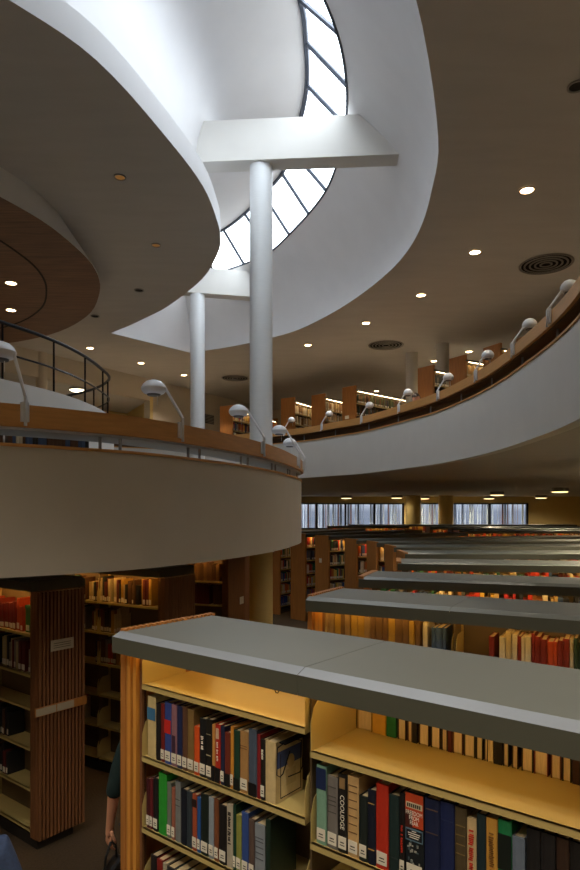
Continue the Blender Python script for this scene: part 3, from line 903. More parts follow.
SR = [(315.9, 326, 766, (120, 160, 140), 'pale teal book with navy top, first on the right shelf', 1, band(.70, .97, (24, 40, 80))),
      (326.7, 337.2, 777, (116, 112, 108), 'grey book between the teal one and the black lettered one', 1, lines((80, 76, 74), (.5, .6, .66, .72, .85))),
      (337.5, 346.9, 775, (24, 22, 22), 'black book lettered COOLIDGE down its spine', 1, title('COOLIDGE', .0235, 'whiteink', True, .52, [(.82, .96, (150, 120, 80), .3)])),
      (347.1, 358.2, 777, (196, 160, 108), 'thick buff book with fine dark lines beside COOLIDGE', 1, lines((110, 80, 50), (.3, .4, .5, .6, .7, .8, .88))),
      (358.4, 367, 797, (26, 36, 34), 'short black green book right of the buff one', 1, None), (367.2, 375.3, 791, (18, 24, 42), 'blue black book left of the tall red one', 0, lines(GOLD, (.2, .82))),
      (375.6, 388, 785, (182, 46, 26), 'bright red thick book with white label', 1, None), (388.3, 398.8, 796, (26, 46, 46), 'dark green book right of the bright red one', 0, lines((50, 60, 60), (.2,))),
      (399, 404.5, 794, (24, 20, 20), 'slim black book with red lettering', 1, marks('redink', .3, .62, .22, 6)),
      (405, 423.6, 794, (20, 28, 34), 'broad book titled FREEDOM FROM FEAR in an orange panel', 1, freedom),
      (424, 439.4, 800, (22, 32, 66), 'broad navy book right of the orange titled one', 0, lines((90, 70, 60), (.62, .88))),
      (439.7, 454, 803, (24, 36, 80), 'broad dark blue book, second right of the orange titled one', 0, lines((40, 50, 90), (.8,))),
      (454.4, 466.2, 808, (80, 68, 46), 'olive brown cloth book right of the blue ones', 0, lines((120, 100, 60), (.5, .6, .7, .8))),
      (466.5, 476, 819, (198, 172, 128), 'cream book with orange spine lettering', 0, marks('redink', .42, .86, .3, 7)),
      (476.2, 485.5, 815, (26, 44, 50), 'dark teal book between the cream and yellow ones', 0, None),
      (485.8, 497.2, 819, (196, 146, 62), 'mustard yellow book with dark lettering', 0, marks('ochreink', .2, .85, .25, 8)),
      (497.5, 511.5, 821, (28, 120, 72), 'green book with black spine block', 0, band(.5, .86, (16, 26, 22))),
      (511.8, 524.6, 838, (104, 116, 134), 'short blue grey book right of the green one', 0, None),
      (526, 540, 828, (24, 24, 26), 'black book, second right of the green one', 0, None),
      (540.5, 555, 826, (30, 28, 30), 'black book left of the dark brown one', 0, None),
      (556, 569, 829, (54, 36, 26), 'dark brown book near the right edge of the photo', 0, None),
      (569.5, 585, 832, (26, 24, 24), 'black book cut by the right edge of the photo', 0, None)]
for q in SR:
    near_book(c1, q[0], q[1], q[2], 1.574, q[3], q[4], 'bottom' if q[5] else None, extra=q[6], depth=random.uniform(.16, .2), group='books on the nearest case, right shelf')
# volumes of the far side seen by their page edges
def page_book(pxa, pxb, col, label, vis='paper'):
    off = .36
    ta, tb = c1.t_of(pxa, off), c1.t_of(pxb, off)
    t = tb - ta
    h = .172
    b = thing('book', label, 'book', c1.W3((ta + tb) / 2, off, 1.9005), c1.a, 'books of the far side seen from behind')
    cm = bmat(col); T = t * .97; e_ = min(.0035, T * .15)
    mb = MB(); mb.box(-T / 2, -T / 2 + e_, 0, .2, 0, h, cm); mb.box(T / 2 - e_, T / 2, 0, .2, 0, h, cm); mb.box(-T / 2, T / 2, .196, .2, 0, h, cm)
    if vis != 'paper': mb.box(-T / 2, T / 2, -.002, .002, 0, h, cm)
    mb.build('cover', b)
    mb = MB(); mb.box(-T / 2 + e_, T / 2 - e_, .004, .19, .003, h - .004, M['paper']); mb.build('page_block', b)
PB = [(357, 372, (150, 120, 50), 'paper'), (372.5, 386, (196, 150, 60), 'c'), (386.6, 396, (28, 110, 66), 'c'), (397.5, 406, (60, 40, 24), 'paper'), (407.5, 412, (90, 60, 40), 'paper'), (412.5, 417, (20, 18, 18), 'c'), (418.6, 429, (60, 40, 20), 'paper'),
      (430.6, 440.4, (40, 30, 20), 'paper'), (441.3, 447.4, (50, 34, 20), 'paper'), (448, 451.8, (80, 20, 16), 'c'), (452.4, 462.8, (90, 50, 30), 'paper'), (463.8, 475, (60, 50, 30), 'paper'), (475.8, 482.8, (30, 26, 20), 'paper'),
      (484.4, 487.6, (40, 30, 20), 'paper'), (488, 492.8, (220, 200, 150), 'paper'), (493.8, 502.4, (18, 16, 16), 'c'), (503, 508.6, (40, 30, 20), 'paper'), (512, 518, (60, 40, 20), 'paper'), (521.3, 533, (50, 40, 30), 'paper'),
      (533.8, 548.3, (110, 50, 40), 'paper'), (550.6, 561, (100, 50, 30), 'paper'), (562, 571.4, (40, 30, 20), 'paper'), (572.4, 580, (50, 24, 20), 'c'), (581, 592, (60, 40, 30), 'paper')]
for k, q in enumerate(PB):
    page_book(q[0], q[1], q[2], '%s, %s from left on the nearest top right shelf' % ('cloth covered book' if q[3] == 'c' else 'book with pale page edges facing', ORD[k]), q[3])
for q in (0, 1):   # rest of the far side of the nearest case, lower levels: closed by its back panel
    pass
# wire book ends
def bookend(case, px, off, z, label, hh=.17, hook=False):
    x = case.t_of(px, off)
    p = case.W3(x, off, z)
    t = thing('bookend', label, 'bookend', p, case.a)
    mb = MB()
    mb.tube([(0, 0, .16 + .06), (0, -.004, .06 + .06), (0.004, .01, .05 + .06), (.01, .02, .06 + .06), (.02, .05, .20)], .0022, M['black'], 6)
    mb.tube([(.0, .0, .22), (.01, .06, .24), (.02, .12, .22), (.022, .125, .12), (.02, .11, .10), (.012, .05, .10)], .0022, M['black'], 6)
    mb.build('wire', t, smooth=True)
    mb = MB(); mb.box(.0, .03, .01, .13, .235, .24, M['black']); mb.build('clip', t)
bookend(c1, 277.5, .07, 1.65, 'black wire book support hanging beside the portrait cover book')
x = c1.t_of(276.5, .07)
t = thing('wire_hook', 'small black wire hook hanging under the nearest canopy', 'hook', c1.W3(x, .075, 2.11), c1.a)
mb = MB(); mb.tube([(-.014, 0, 0), (-.014, 0, -.025), (-.007, 0, -.036), (.002, 0, -.036), (.008, 0, -.028)], .002, M['black'], 6); mb.build('wire', t, smooth=True)

# ---- slatted cases at left
L1 = Case((-2.07, 4.95), -37.7, 3.6, 'slatted dark brown bookcase at far left with a paper card on its end', W=.50, right=True, endm='slat', slats=True, ov=.055, tube='tubewarm', levels=[.16, .49, .82, 1.15, 1.42, 1.75], shelfm='shelf')
L2 = Case((-1.27, 6.02), -30, 3.6, 'slatted dark brown bookcase right behind the one at far left', W=.54, right=True, endm='slat', slats=True, tube='tubewarm', levels=[.16, .49, .82, 1.15, 1.48, 1.80])
L3 = Case((-.84, 8.3), -21, 3.6, 'brown bookcase with dark bound rows left of the ochre column', W=.54, right=True, endm='slat', tube='tubewarm', levels=[.16, .49, .82, 1.15, 1.48, 1.80])
L4 = Case((-.86, 11.0), -12, 3.4, 'brown bookcase just left of the ochre column, mostly hidden', W=.54, right=True, endm='slat')
# card and shelf-label strip on the end of L1
def on_end(case, y0, y1, z0, z1, m, name, label, cat, x=.030, xo=None):
    xx = case.L + x if xo is None else xo
    t = thing(name, label, cat, case.W3(xx, (y0 + y1) / 2, (z0 + z1) / 2), case.a)
    return t
t = thing('card', 'small printed card on the slatted end of the far left bookcase', 'card', L1.W3(L1.L + .030, .26, 1.655), L1.a)
mb = MB(); mb.box(0, .003, -.105, .105, -.045, .045, M['card']); mb.build('paper', t)
mb = MB()
for k in range(3): mb.box(.003, .0036, -.08, .08, -.022 + k * .018, -.018 + k * .018, M['ink'])
mb.build('printed_lines', t)
t = thing('label_strip', 'pale horizontal label strip across the slatted end at far left', 'label', L1.W3(L1.L + .030, .25, 1.145), L1.a)
mb = MB(); mb.box(0, .014, -.235, .235, -.035, .035, M['wood']); mb.build('batten', t)
mb = MB(); mb.box(.014, .016, -.23, -.055, -.03, .03, M['card']); mb.box(.014, .016, -.045, .11, -.03, .03, M['card']); mb.build('paper', t)

for case, z, nm, pal in [(L1, 1.75, 'the far left case, top shelf', [(176, 66, 34), (196, 184, 158), (176, 66, 34), (120, 36, 30), (28, 30, 34)]),
                         (L1, 1.42, 'the far left case, second shelf', [(178, 160, 120), (92, 30, 28), (128, 124, 116), (28, 30, 34)])]:
    x1 = case.L - .10 - (0.16 if z > 1.7 else .04)
    case.row(x1 - .52, x1, z, rng, nm, 'books on ' + nm, pal=pal)
    case.row(.1, x1 - .55, z, rng, pal=pal)
# green box file standing at the end of the top shelf
p = L1.W3(L1.L - .17, .09, 1.751)
t = thing('box_file', 'green box file at the end of the far left top shelf', 'box file', p, L1.a)
mb = MB(); mb.box(-.07, .07, 0, .20, 0, .22, bmat((70, 118, 60))); mb.build('box', t, bevel=.003)
mb = MB(); mb.box(-.072, .072, -.003, .05, .195, .224, bmat((54, 96, 48))); mb.build('lid', t)
mb = MB(); mb.box(-.055, -.01, -.0045, 0, .015, .06, M['label']); mb.build('call_number_label', t)
for z, f0 in ((1.15, .5), (.82, .35), (.49, .4)):
    L1.row(.2, L1.L - .5 if z < 1 else L1.L - .9, z, rng, fill=.9, pal=[(92, 30, 28), (28, 30, 34), (84, 56, 38)])
for z, a, b, nm in ((1.80, 2.5, 3.42, 'the second slatted case, top shelf'), (1.48, 2.5, 3.0, 'the second slatted case, second shelf')):
    L2.row(a, b, z, rng, nm, 'books on ' + nm, pal=[(92, 30, 28), (84, 56, 38), (110, 80, 48), (28, 30, 34), (178, 160, 120), (168, 130, 52)])
L2.row(.2, 2.45, 1.80, rng); L2.row(.2, 2.45, 1.48, rng); L2.row(2.6, 3.3, 1.15, rng); L2.row(1.2, 2.4, .49, rng, fill=.6)
L3.row(2.2, 2.9, 1.80, rng, 'the shelf before the ochre column', 'books on the top shelf left of the ochre column', pal=[(34, 40, 70), (176, 66, 34), (120, 36, 30), (176, 66, 34)], tr=(.04, .06))
L3.row(2.92, 3.46, 1.80, rng, 'the shelf end before the ochre column', 'bound volumes before the ochre column', pal=[(84, 56, 38), (110, 80, 48)], tr=(.04, .055), labeled=0)
L3.row(2.2, 3.46, 1.48, rng, 'the lower shelf before the ochre column', 'books on the second shelf left of the ochre column', pal=[(84, 56, 38), (92, 30, 28), (84, 56, 38)], tr=(.035, .06), labeled=0, hr=(.26, .29))
for z in (1.15, 1.80, 1.48): L3.row(.3, 2.15, z, rng)
for z in (1.85, 1.52): L4.row(.3, 3.2, z, rng)
t = thing('card', 'tiny white card on the bookcase end left of the ochre column', 'card', L3.W3(L3.L + .031, .38, 1.52), L3.a)
mb = MB(); mb.box(0, .003, -.06, .06, -.05, .05, M['label']); mb.build('paper', t)

# ---- fan of cases at right
c2 = Case((.10, 4.0), -28.5, 4.4, 'second long grey-topped bookcase behind the nearest one', W=.60, endm='wood', slats=True, levels=[.2, .53, .86, 1.19, 1.52, 1.85])
c3 = Case((.58, 5.25), -19.7, 5.0, 'third grey-topped bookcase counting from the nearest one', W=.62, endm='wood', levels=[.2, .53, .86, 1.19, 1.52, 1.85])
c4 = Case((1.18, 6.8), -9.5, 6.0, 'fourth grey-topped bookcase counting from the nearest one', W=.60, endm='wood', lowdetail=True)
c5 = Case((1.55, 8.35), 0, 6.5, 'fifth grey-topped bookcase counting from the nearest one', W=.60, endm='wood', lowdetail=True)
c6 = Case((1.66, 9.9), 5, 7, 'sixth grey-topped bookcase counting from the nearest one', W=.58, tube='tubewarm', endm='wood', lowdetail=True)
c7 = Case((1.58, 11.3), 11, 8, 'bookcase with bright wooden end, rightmost of the four ends below the windows', tube='tubewarm', W=.56, endm='wood', lowdetail=True)
c8 = Case((1.33, 12.4), 19, 8, 'bookcase with wooden end, second from the right below the windows', tube='tubewarm', W=.56, endm='wood', lowdetail=True)
c9 = Case((.89, 14.2), 31, 4.5, 'bookcase whose wooden end carries a pale card below the left windows', tube='tubewarm', W=.56, endm='wood', lowdetail=True)
c10 = Case((.40, 15.6), 43, 5.0, 'bookcase with wooden end beside the end of the left parapet', tube='tubewarm', W=.56, endm='wood', lowdetail=True)
c11 = Case((-.26, 16.6), 56, 5.0, 'bookcase with wooden end directly right of the ochre column', tube='tubewarm', W=.56, endm='wood', lowdetail=True)
t = thing('card', 'small pale card on the wooden end below the left windows', 'card', c9.W3(-.034, .3, 1.62), c9.a)
mb = MB(); mb.box(0, .004, -.05, .05, -.05, .05, M['label']); mb.build('paper', t)
t = thing('card', 'small pale card on the wooden end right of the ochre column', 'card', c11.W3(-.034, .25, 1.72), c11.a)
mb = MB(); mb.box(0, .004, -.07, .07, -.05, .05, M['label']); mb.build('paper', t)
LIT_COVERS = [(196, 60, 46), (60, 84, 140), (214, 200, 170), (226, 190, 90), (50, 110, 80), (200, 176, 130), (180, 50, 60), (90, 90, 100), (226, 216, 196), (150, 100, 60), (40, 44, 60), (210, 110, 50)]  # covers lightened to stand in for light on the far shelves
BR = [(150, 120, 78), (168, 130, 52), (110, 80, 48), (196, 184, 158)]
T2 = lambda px: c2.t_of(px, .11)
c2.row(T2(322), T2(421), 1.85, rng, 'the second case, top left bay', 'books on the top shelf of the second case', pal=BR[:3], tr=(.03, .05), labeled=0, hr=(.23, .27))
c2.row(T2(422), T2(431), 1.85, rng, 'the second case beside the blue books', 'pale books on the second case', pal=[(196, 184, 158)], hr=(.22, .23))
c2.row(T2(431), T2(446), 1.85, rng, 'the second case beside the pale books', 'blue books on the second case', pal=[(62, 84, 120)], hr=(.20, .21))
c2.row(T2(446), T2(453), 1.85, rng, 'the second case beside the blue books', 'orange book on the second case', pal=[(176, 66, 34)], hr=(.22, .23))
c2.row(max(T2(488), .965), 2.3, 1.85, rng, 'the second case, right part', 'books on the right part of the second case', tr=(.018, .034), hr=(.18, .22), pal=[(196, 184, 158), (40, 62, 48), (120, 36, 30), (178, 160, 120), (176, 66, 34)], labeled=1)
c2.row(2.35, 3.6, 1.85, rng, labeled=1)
c2.row(.1, 3.6, 1.52, rng, pal=[(28, 30, 34), (34, 40, 70), (92, 30, 28)])
c3.row(.1, 3.3, 1.85, rng, labeled=.7, pal=LIT_COVERS, hr=(.2, .25))
c3.row(.1, 3.3, 1.52, rng)
for c, a in ((c4, 4.0), (c5, 4.6)):
    c.row(.12, a, 1.85, rng, hr=(.2, .25), pal=LIT_COVERS + [(176, 66, 34), (168, 130, 52), (92, 30, 28), (40, 62, 48), (178, 160, 120), (46, 88, 78)])
    c.row(.12, a, 1.52, rng)
for c in (c6, c7, c8, c9, c10, c11):
    for z in (1.85, 1.52, 1.19, .86, .53, .2):
        if c in (c6, c7, c8) and z < 1.19: continue
        c.row(.12, 4.3, z, rng, pal=LIT_COVERS, hr=(.2, .25))
for k, (x, y, a, L_) in enumerate([(5.0, 18.3, 2, 8.5), (5.4, 20.6, 2, 8.5), (5.2, 23.0, 1, 8.8), (1.5, 24.5, 0, 3.2), (2.6, 27.2, 0, 10)]):
    cx = Case((x, y), a, L_, 'low grey-topped bookcase far back in the lower room, %s row from the middle columns' % ORD[k], W=.56, endm='wood', lowdetail=True, levels=[.2, .86, 1.52, 1.85])
    cx.row(.15, L_ - .2, 1.85, rng, pal=[(176, 66, 34), (168, 130, 52), (92, 30, 28), (178, 160, 120)])

# ---- upper floor cases
UP = [((233, 408), 64, 3.2, 'upper floor bookcase with wooden end seen left of the near white column'), ((295, 400), 58, 3.2, 'upper floor bookcase with wooden end just right of the near white column'),
      ((325, 396.5), 50, 3.4, 'upper floor bookcase with wooden end, second right of the near white column'), ((356, 388.5), 43, 3.6, 'upper floor bookcase with long lit strip and greenish volumes'),
      ((434, 368.5), 36, 3.0, 'upper floor bookcase with wooden end between the two small columns'), ((466, 358.5), 31, 3.2, 'upper floor bookcase with glowing strip right of the small columns'),
      ((501, 347), 26, 3.2, 'upper floor bookcase with dark canopy near the right lamps'), ((535, 337), 22, 3.0, 'upper floor bookcase highest up behind the right rail')]
for k, (q, a, L_, lb) in enumerate(UP):
    p = at(q[0], q[1], 3.35)
    cu = Case((p.x, p.y), a, L_, lb, W=.50, z0=3.9, H=2.2, endm='wood', tube='tubecool', lowdetail=True, ft=.05, pt=.09)
    for z in (1.85, 1.52, 1.19, .86):
        pal = [(200, 170, 120), (214, 196, 150), (226, 214, 188), (170, 160, 140), (160, 120, 80)]  # pale yellowish covers carry the bright warm light on these shelves
        if k == 0: pal = LIT_COVERS
        if k == 3: pal = [(110, 80, 48), (80, 84, 50), (84, 56, 38), (56, 58, 62), (40, 62, 48)]
        if k in (4, 6): pal = [(56, 58, 62), (28, 30, 34), (128, 124, 116)]
        cu.row(.12, L_ - .15, z, rng, pal=pal, fill=.85)
    if k in (3, 4, 1):
        t = thing('card', 'small white card on the end of an upper floor case, %s' % {3: 'left of the greenish volumes', 4: 'between the small columns', 1: 'beside the near column'}[k], 'card', cu.W3(-.034, .3, 1.45 if k != 1 else 1.0), cu.a)
        mb = MB(); mb.box(0, .004, -.07, .07, -.045, .045, M['label']); mb.build('paper', t)

# low open bookcase on the mezzanine behind the desk edge (books glimpsed through the gap)
lp = [Vector((-3.05, 5.0)), Vector((-1.75, 6.15))]
lb_ = Case((-3.05, 4.75), 42, 1.75, 'low bookcase glimpsed through the gap under the near left desk edge', W=.42, z0=2.65, H=.58, bay=.85, levels=[.10], endm='wood', lowdetail=2, ft=.03, glow=False)
lb_.row(.1, .8, .5801, rng, pal=[(62, 84, 120), (28, 30, 34), (84, 56, 38)], hr=(.2, .235))
lb_.row(.82, 1.65, .5801, rng, 'the low mezzanine case', 'books glimpsed under the left desk edge', pal=[(62, 84, 120), (62, 84, 120), (28, 30, 34), (196, 184, 158), (84, 56, 38)], hr=(.2, .235))
REST_o = REST.build('distant_books')
tag(REST_o, 'rows of many small distant books on the far shelves of both floors', 'books', kind='stuff')

# ------------------------------------------------------------------ desk lamps
def lamp(c, s, ztop, lean, rise, label, hr=.115, up=.05, hx=-1):
    """arm rises from a clamp on the desk edge, leans sideways and carries a flattened dome head"""
    p, tg = arc(c, s)
    nn = Vector((-tg.y, tg.x))
    q = p - nn * .06
    t = thing('desk_lamp', label, 'lamp', (q.x, q.y, ztop))
    n3 = Vector((nn.x, nn.y, 0))
    X = Matrix.Rotation(math.atan2(tg.y, tg.x), 4, 'Z')
    mb = MB(); mb.box(-.028, .028, -.012, .012, -.12, .015, M['lamp'], X); mb.build('clamp', t, bevel=.003)
    elbow = Vector((0, 0, up)) - n3 * .022
    top = elbow + Vector((lean, 0, rise))
    mb = MB(); mb.tube([Vector((0, 0, -.15)) - n3 * .022, elbow, elbow.lerp(top, .03), top], .012, M['lamp'], 8); mb.build('arm', t, smooth=True)
    hc = top + Vector((hx * hr * .8, 0, -.012))
    prof = [(.002, .062), (hr * .3, .058), (hr * .6, .046), (hr * .85, .022), (hr, -.008), (hr * .97, -.03), (hr * .8, -.052), (hr * .55, -.06)]
    X = Matrix.Translation(hc)
    mb = MB(); mb.lathe(prof, M['lamp'], 28, X, cap=False); sh = mb.build('shade', t, smooth=True)
    mb = MB(); mb.lathe([(hr * .55, -.060), (hr * .50, -.072), (hr * .3, -.074)], M['lampin'], 24, X); mb.build('reflector', sh, smooth=True)
    mb = MB(); mb.tube([hc + Vector((.03, 0, -.07)), hc + Vector((.03, 0, -.15))], .0025, M['lamp'], 5); mb.build('pull_cord', sh)
    return t
def s_of(c, px, lo=0):
    """arc length where the curve crosses a pixel column (nearest crossing after lo)"""
    s = lo
    L = arclen(c)
    prev = None
    while s < L:
        p, tg = arc(c, s)
        v = (p.x / p.y) - (px - 290) / F
        if prev is not None and prev * v <= 0 and p.y > 2: return s
        prev = v
        s += .01
    return L
cMd = cM[5:]
for px, lean, rise, lb in ((21.5, -.09, .33, 'white desk lamp at the far left edge, its head cut by the photo'), (175, -.16, .27, 'white desk lamp on the left rail, nearest whole one'),
                           (257, -.19, .30, 'white desk lamp on the left rail in front of the near column'), (293.5, -.19, .33, 'white desk lamp near the tip of the left rail, right of the column')):
    lamp(cMd, s_of(cMd, px, 1.0), CZ + .74, lean, rise, lb, hr=.105)
lamp(cMd, s_of(cMd, 299.2, 1.0), CZ + .74, -.14, .24, 'white desk lamp at the very tip of the left rail', hr=.1)
RL = [(549, 'highest white desk lamp on the upper right rail'), (512.3, 'second highest white desk lamp on the upper right rail'), (475, 'white desk lamp on the right rail before the glowing case'),
      (437.5, 'white desk lamp on the right rail below the small columns'), (398.8, 'white desk lamp on the right rail beside the seated reader'), (360.8, 'white desk lamp on the right rail before the greenish volumes'),
      (322, 'white desk lamp on the right rail, second right of the near column'), (284.5, 'farthest white desk lamp on the right rail, just right of the near column')]
for k, (px, lb) in enumerate(RL):
    lamp(cR, s_of(cR, px + (7, 6, 5, 4, 3, 3, 2, 1)[k]), 4.675, .18 if k < 2 else .15, .25, lb, hr=.085, hx=.5, up=.0)
# far lamps seen over the left rail
for (px, py, d), lb in zip([(142, 420, 15.3), (183, 424, 16.2)], ['small far white desk lamp seen over the left rail', 'small far white desk lamp touching the far white column']):
    x, y = atd(px, d)
    t = thing('desk_lamp', lb, 'lamp', (x, y, 4.42))
    mb = MB(); mb.tube([(.1, 0, -.02), (.08, 0, .4), (.02, 0, .55)], .0095, M['lamp'], 6); mb.build('arm', t, smooth=True)
    mb = MB(); mb.lathe([(.002, .62), (.06, .61), (.09, .57), (.09, .54), (.05, .52)], M['lamp'], 20, Matrix.Translation((-.05, 0, 0))); mb.build('shade', t, smooth=True)

# ------------------------------------------------------------------ people
def skin(chains, sub=2):
    """list of (points, radii, edges) grown with the Skin modifier and returned as one mesh data tuple"""
    V_, F_ = [], []
    for pts, rad, edg in chains:
        me = bpy.data.meshes.new('tmp'); me.from_pydata(pts, edg, [])
        o = bpy.data.objects.new('tmp', me); COL.objects.link(o)
        m_ = o.modifiers.new('s', 'SKIN'); m_.use_smooth_shade = True
        for i, r_ in enumerate(rad):
            me.skin_vertices[0].data[i].radius = r_ if isinstance(r_, tuple) else (r_, r_)
            me.skin_vertices[0].data[i].use_root = (i == 0)
        s_ = o.modifiers.new('u', 'SUBSURF'); s_.levels = sub
        bpy.context.view_layer.update()
        ev = bpy.data.meshes.new_from_object(o.evaluated_get(bpy.context.evaluated_depsgraph_get()))
        n = len(V_)
        V_ += [v.co.copy() for v in ev.vertices]; F_ += [[n + i for i in p.vertices] for p in ev.polygons]
        bpy.data.objects.remove(o); bpy.data.meshes.remove(me); bpy.data.meshes.remove(ev)
    return V_, F_
def head_mesh(c, r=.1, yaw=0, pitch=0):
    """egg-shaped head with nose, brow, chin, ears"""
    bm = bmesh.new(); bmesh.ops.create_icosphere(bm, subdivisions=4, radius=1)
    for v in bm.verts:
        x, y, z = v.co
        sx, sy, sz = .076, .097, .118
        w = 1 - .22 * max(0, -z) ** 1.3
        nx, ny, nz = x * sx * w, y * sy * (1 - .08 * max(0, -z)), z * sz
        if y > 0:
            g = math.exp(-((x / .16) ** 2 + ((z + .12) / .24) ** 2)); ny += .024 * g
            g = math.exp(-((x / .5) ** 2 + ((z + .62) / .12) ** 2)); ny += .006 * g
            for sd in (-1, 1):
                g = math.exp(-(((x - sd * .38) / .16) ** 2 + ((z - .06) / .13) ** 2)); ny -= .010 * g
            g = math.exp(-((x / .4) ** 2 + ((z + .92) / .2) ** 2)); ny += .010 * g
        for sd in (-1, 1):
            g = math.exp(-(((y + .02) / .14) ** 2 + ((z + .05) / .24) ** 2)) if x * sd > .75 else 0; nx += sd * .016 * g
        v.co = (nx, ny, nz)
    X = Matrix.Translation(c) @ Matrix.Rotation(yaw, 4, 'Z') @ Matrix.Rotation(pitch, 4, 'X')
    vs = [X @ v.co for v in bm.verts]; fs = [[v.index for v in f.verts] for f in bm.faces]
    hairv, hairf = [], []
    for v in bm.verts:
        hairv.append(X @ Vector((v.co.x * 1.10, v.co.y * 1.07 - .006, v.co.z * 1.07 + .002)))
    for f in bm.faces:
        cc_ = f.calc_center_median()
        if cc_.z > .055 or (cc_.y < -.005 and cc_.z > -.075): hairf.append([v.index for v in f.verts])
    bm.free()
    ft = []
    for sd in (-1, 1): ft.append((X @ Vector((sd * .029, .083, .008)), .0095, 'eye'))
    ft.append((X @ Vector((0, .0985, -.062)), .0, 'mouth'))
    return vs, fs, hairv, hairf, ft, X
def person(label, loc, rz, J, headc, pitch, shirt, trousers, sleeve, hands, shoes='leather'):
    t = thing('person', label, 'person', loc, rz)
    names = list(J); idx = {n: i for i, n in enumerate(names)}
    E_ = [('pelvis', 'spine'), ('spine', 'chest'), ('chest', 'neck'), ('neck', 'skull')]
    for s in 'lr':
        E_ += [('chest', 'sh' + s), ('sh' + s, 'el' + s), ('el' + s, 'wr' + s), ('wr' + s, 'pa' + s), ('pelvis', 'hi' + s), ('hi' + s, 'kn' + s), ('kn' + s, 'an' + s), ('an' + s, 'to' + s)]
    pts = [J[n][0] for n in names]; rad = [J[n][1] for n in names]
    chains = [(pts, rad, [(idx[a], idx[b]) for a, b in E_])]
    for s in 'lr':
        pa = Vector(J['pa' + s][0]); wr = Vector(J['wr' + s][0]); ax = (pa - wr).normalized()
        side = hands[s][0].normalized(); curl = hands[s][1].normalized()
        for k, (o_, ln) in enumerate(((-.028, .066), (-.010, .075), (.010, .070), (.027, .055))):
            b0 = pa - ax * .01 + side * o_ * .85
            b1 = pa + ax * .032 + side * o_
            b2 = b1 + ax * ln * .45 + curl * ln * .15
            b3 = b2 + ax * ln * .25 + curl * ln * .32
            chains.append(([b0, b1, b2, b3], [.0095, .009, .0082, .007], [(0, 1), (1, 2), (2, 3)]))
        b0 = wr + ax * .02 - side * .015; b1 = wr + ax * .045 - side * .038; b2 = b1 + ax * .028 - side * .008 + curl * .012; b3 = b2 + ax * .022 + curl * .012
        chains.append(([b0, b1, b2, b3], [.013, .011, .0095, .008], [(0, 1), (1, 2), (2, 3)]))
    v, f = skin(chains)
    hv, hf, hairv, hairf, ft, X = head_mesh(Vector(headc), pitch=pitch)
    mb = MB(); mb.add(v, f, M['skin']); mb.add(hv, hf, M['skin'])
    for c_, r_, kd in ft:
        if kd == 'eye':
            mb.lathe([(.001, .008), (.007, .005), (.0095, 0), (.007, -.005), (.001, -.008)], M['label'], 10, Matrix.Translation(c_)); mb.lathe([(.001, .010), (.004, .0085), (.0045, .004)], M['ink'], 8, Matrix.Translation(c_) @ X.to_3x3().to_4x4() @ Matrix.Rotation(R(-90), 4, 'X'))
        else:
            mb.box(-.022, .022, -.006, .003, -.003, .003, M['maroon'], Matrix.Translation(c_) @ X.to_3x3().to_4x4())
    mb.build('body', t, smooth=True)
    mb = MB(); mb.add(hairv, hairf, M['hair']); mb.build('hair', t, smooth=True)
    # clothes: slightly larger skins over the same skeleton
    def cloth(nodes, edges, grow, m, name):
        ps = [J[n][0] if n in J else nodes[n] for n in nodes]; ii = {n: i for i, n in enumerate(nodes)}
        rr = []
        for n in nodes:
            r_ = J[n][1] if n in J else extra_r[n]
            rr.append(tuple(q + grow for q in (r_ if isinstance(r_, tuple) else (r_, r_))))
        v_, f_ = skin([(ps, rr, [(ii[a], ii[b]) for a, b in edges])])
        mb = MB(); mb.add(v_, f_, m); return mb.build(name, t, smooth=True)
    extra_r = {}
    nd = {'pelvis': None, 'spine': None, 'chest': None}
    ed = [('pelvis', 'spine'), ('spine', 'chest')]
    for s in 'lr':
        nd['sh' + s] = None; nd['el' + s] = None; nd['cf' + s] = Vector(J['el' + s][0]).lerp(Vector(J['wr' + s][0]), sleeve); extra_r['cf' + s] = .036
        ed += [('chest', 'sh' + s), ('sh' + s, 'el' + s), ('el' + s, 'cf' + s)]
    cloth(nd, ed, .013, M[shirt], 'shirt')
    nd = {'pelvis': None}; ed = []
    for s in 'lr':
        nd['hi' + s] = None; nd['kn' + s] = None; nd['an' + s] = None
        ed += [('pelvis', 'hi' + s), ('hi' + s, 'kn' + s), ('kn' + s, 'an' + s)]
    cloth(nd, ed, .014, M[trousers], 'trousers')
    for s in 'lr':
        v_, f_ = skin([([J['an' + s][0], J['to' + s][0]], [.05, .042], [(0, 1)])])
        mb = MB(); mb.add([Vector((q.x, q.y, max(q.z, 0.0))) for q in v_], f_, M[shoes]); mb.build('shoe', t, smooth=True)
    return t
def stand():
    J = {'pelvis': ((0, 0, .93), (.13, .10)), 'spine': ((0, 0, 1.12), (.115, .09)), 'chest': ((0, 0, 1.31), (.14, .10)), 'neck': ((0, 0, 1.47), .052), 'skull': ((0, .012, 1.56), .06)}
    for s, q in (('l', -1), ('r', 1)):
        J.update({'sh' + s: ((q * .165, 0, 1.405), .056), 'el' + s: ((q * .245, -.02, 1.11), .040), 'wr' + s: ((q * .295, .03, .86), .026), 'pa' + s: ((q * .305, .04, .79), (.031, .024)),
                  'hi' + s: ((q * .09, 0, .88), .085), 'kn' + s: ((q * .10, .02, .49), .058), 'an' + s: ((q * .10, 0, .09), .04), 'to' + s: ((q * .105, .14, .045), .035)})
    return J
HD = {'l': (Vector((-.75, .65, 0)), Vector((.6, .6, -.2))), 'r': (Vector((0, 1, 0)), Vector((-.6, 0, -.2)))}
person('person in a dark top half hidden behind the nearest bookcase, one bare forearm showing', (-.795, 3.66, 0), R(-8), stand(), (0, .02, 1.61), 0, 'teal', 'leather', .22, HD)
J = stand()
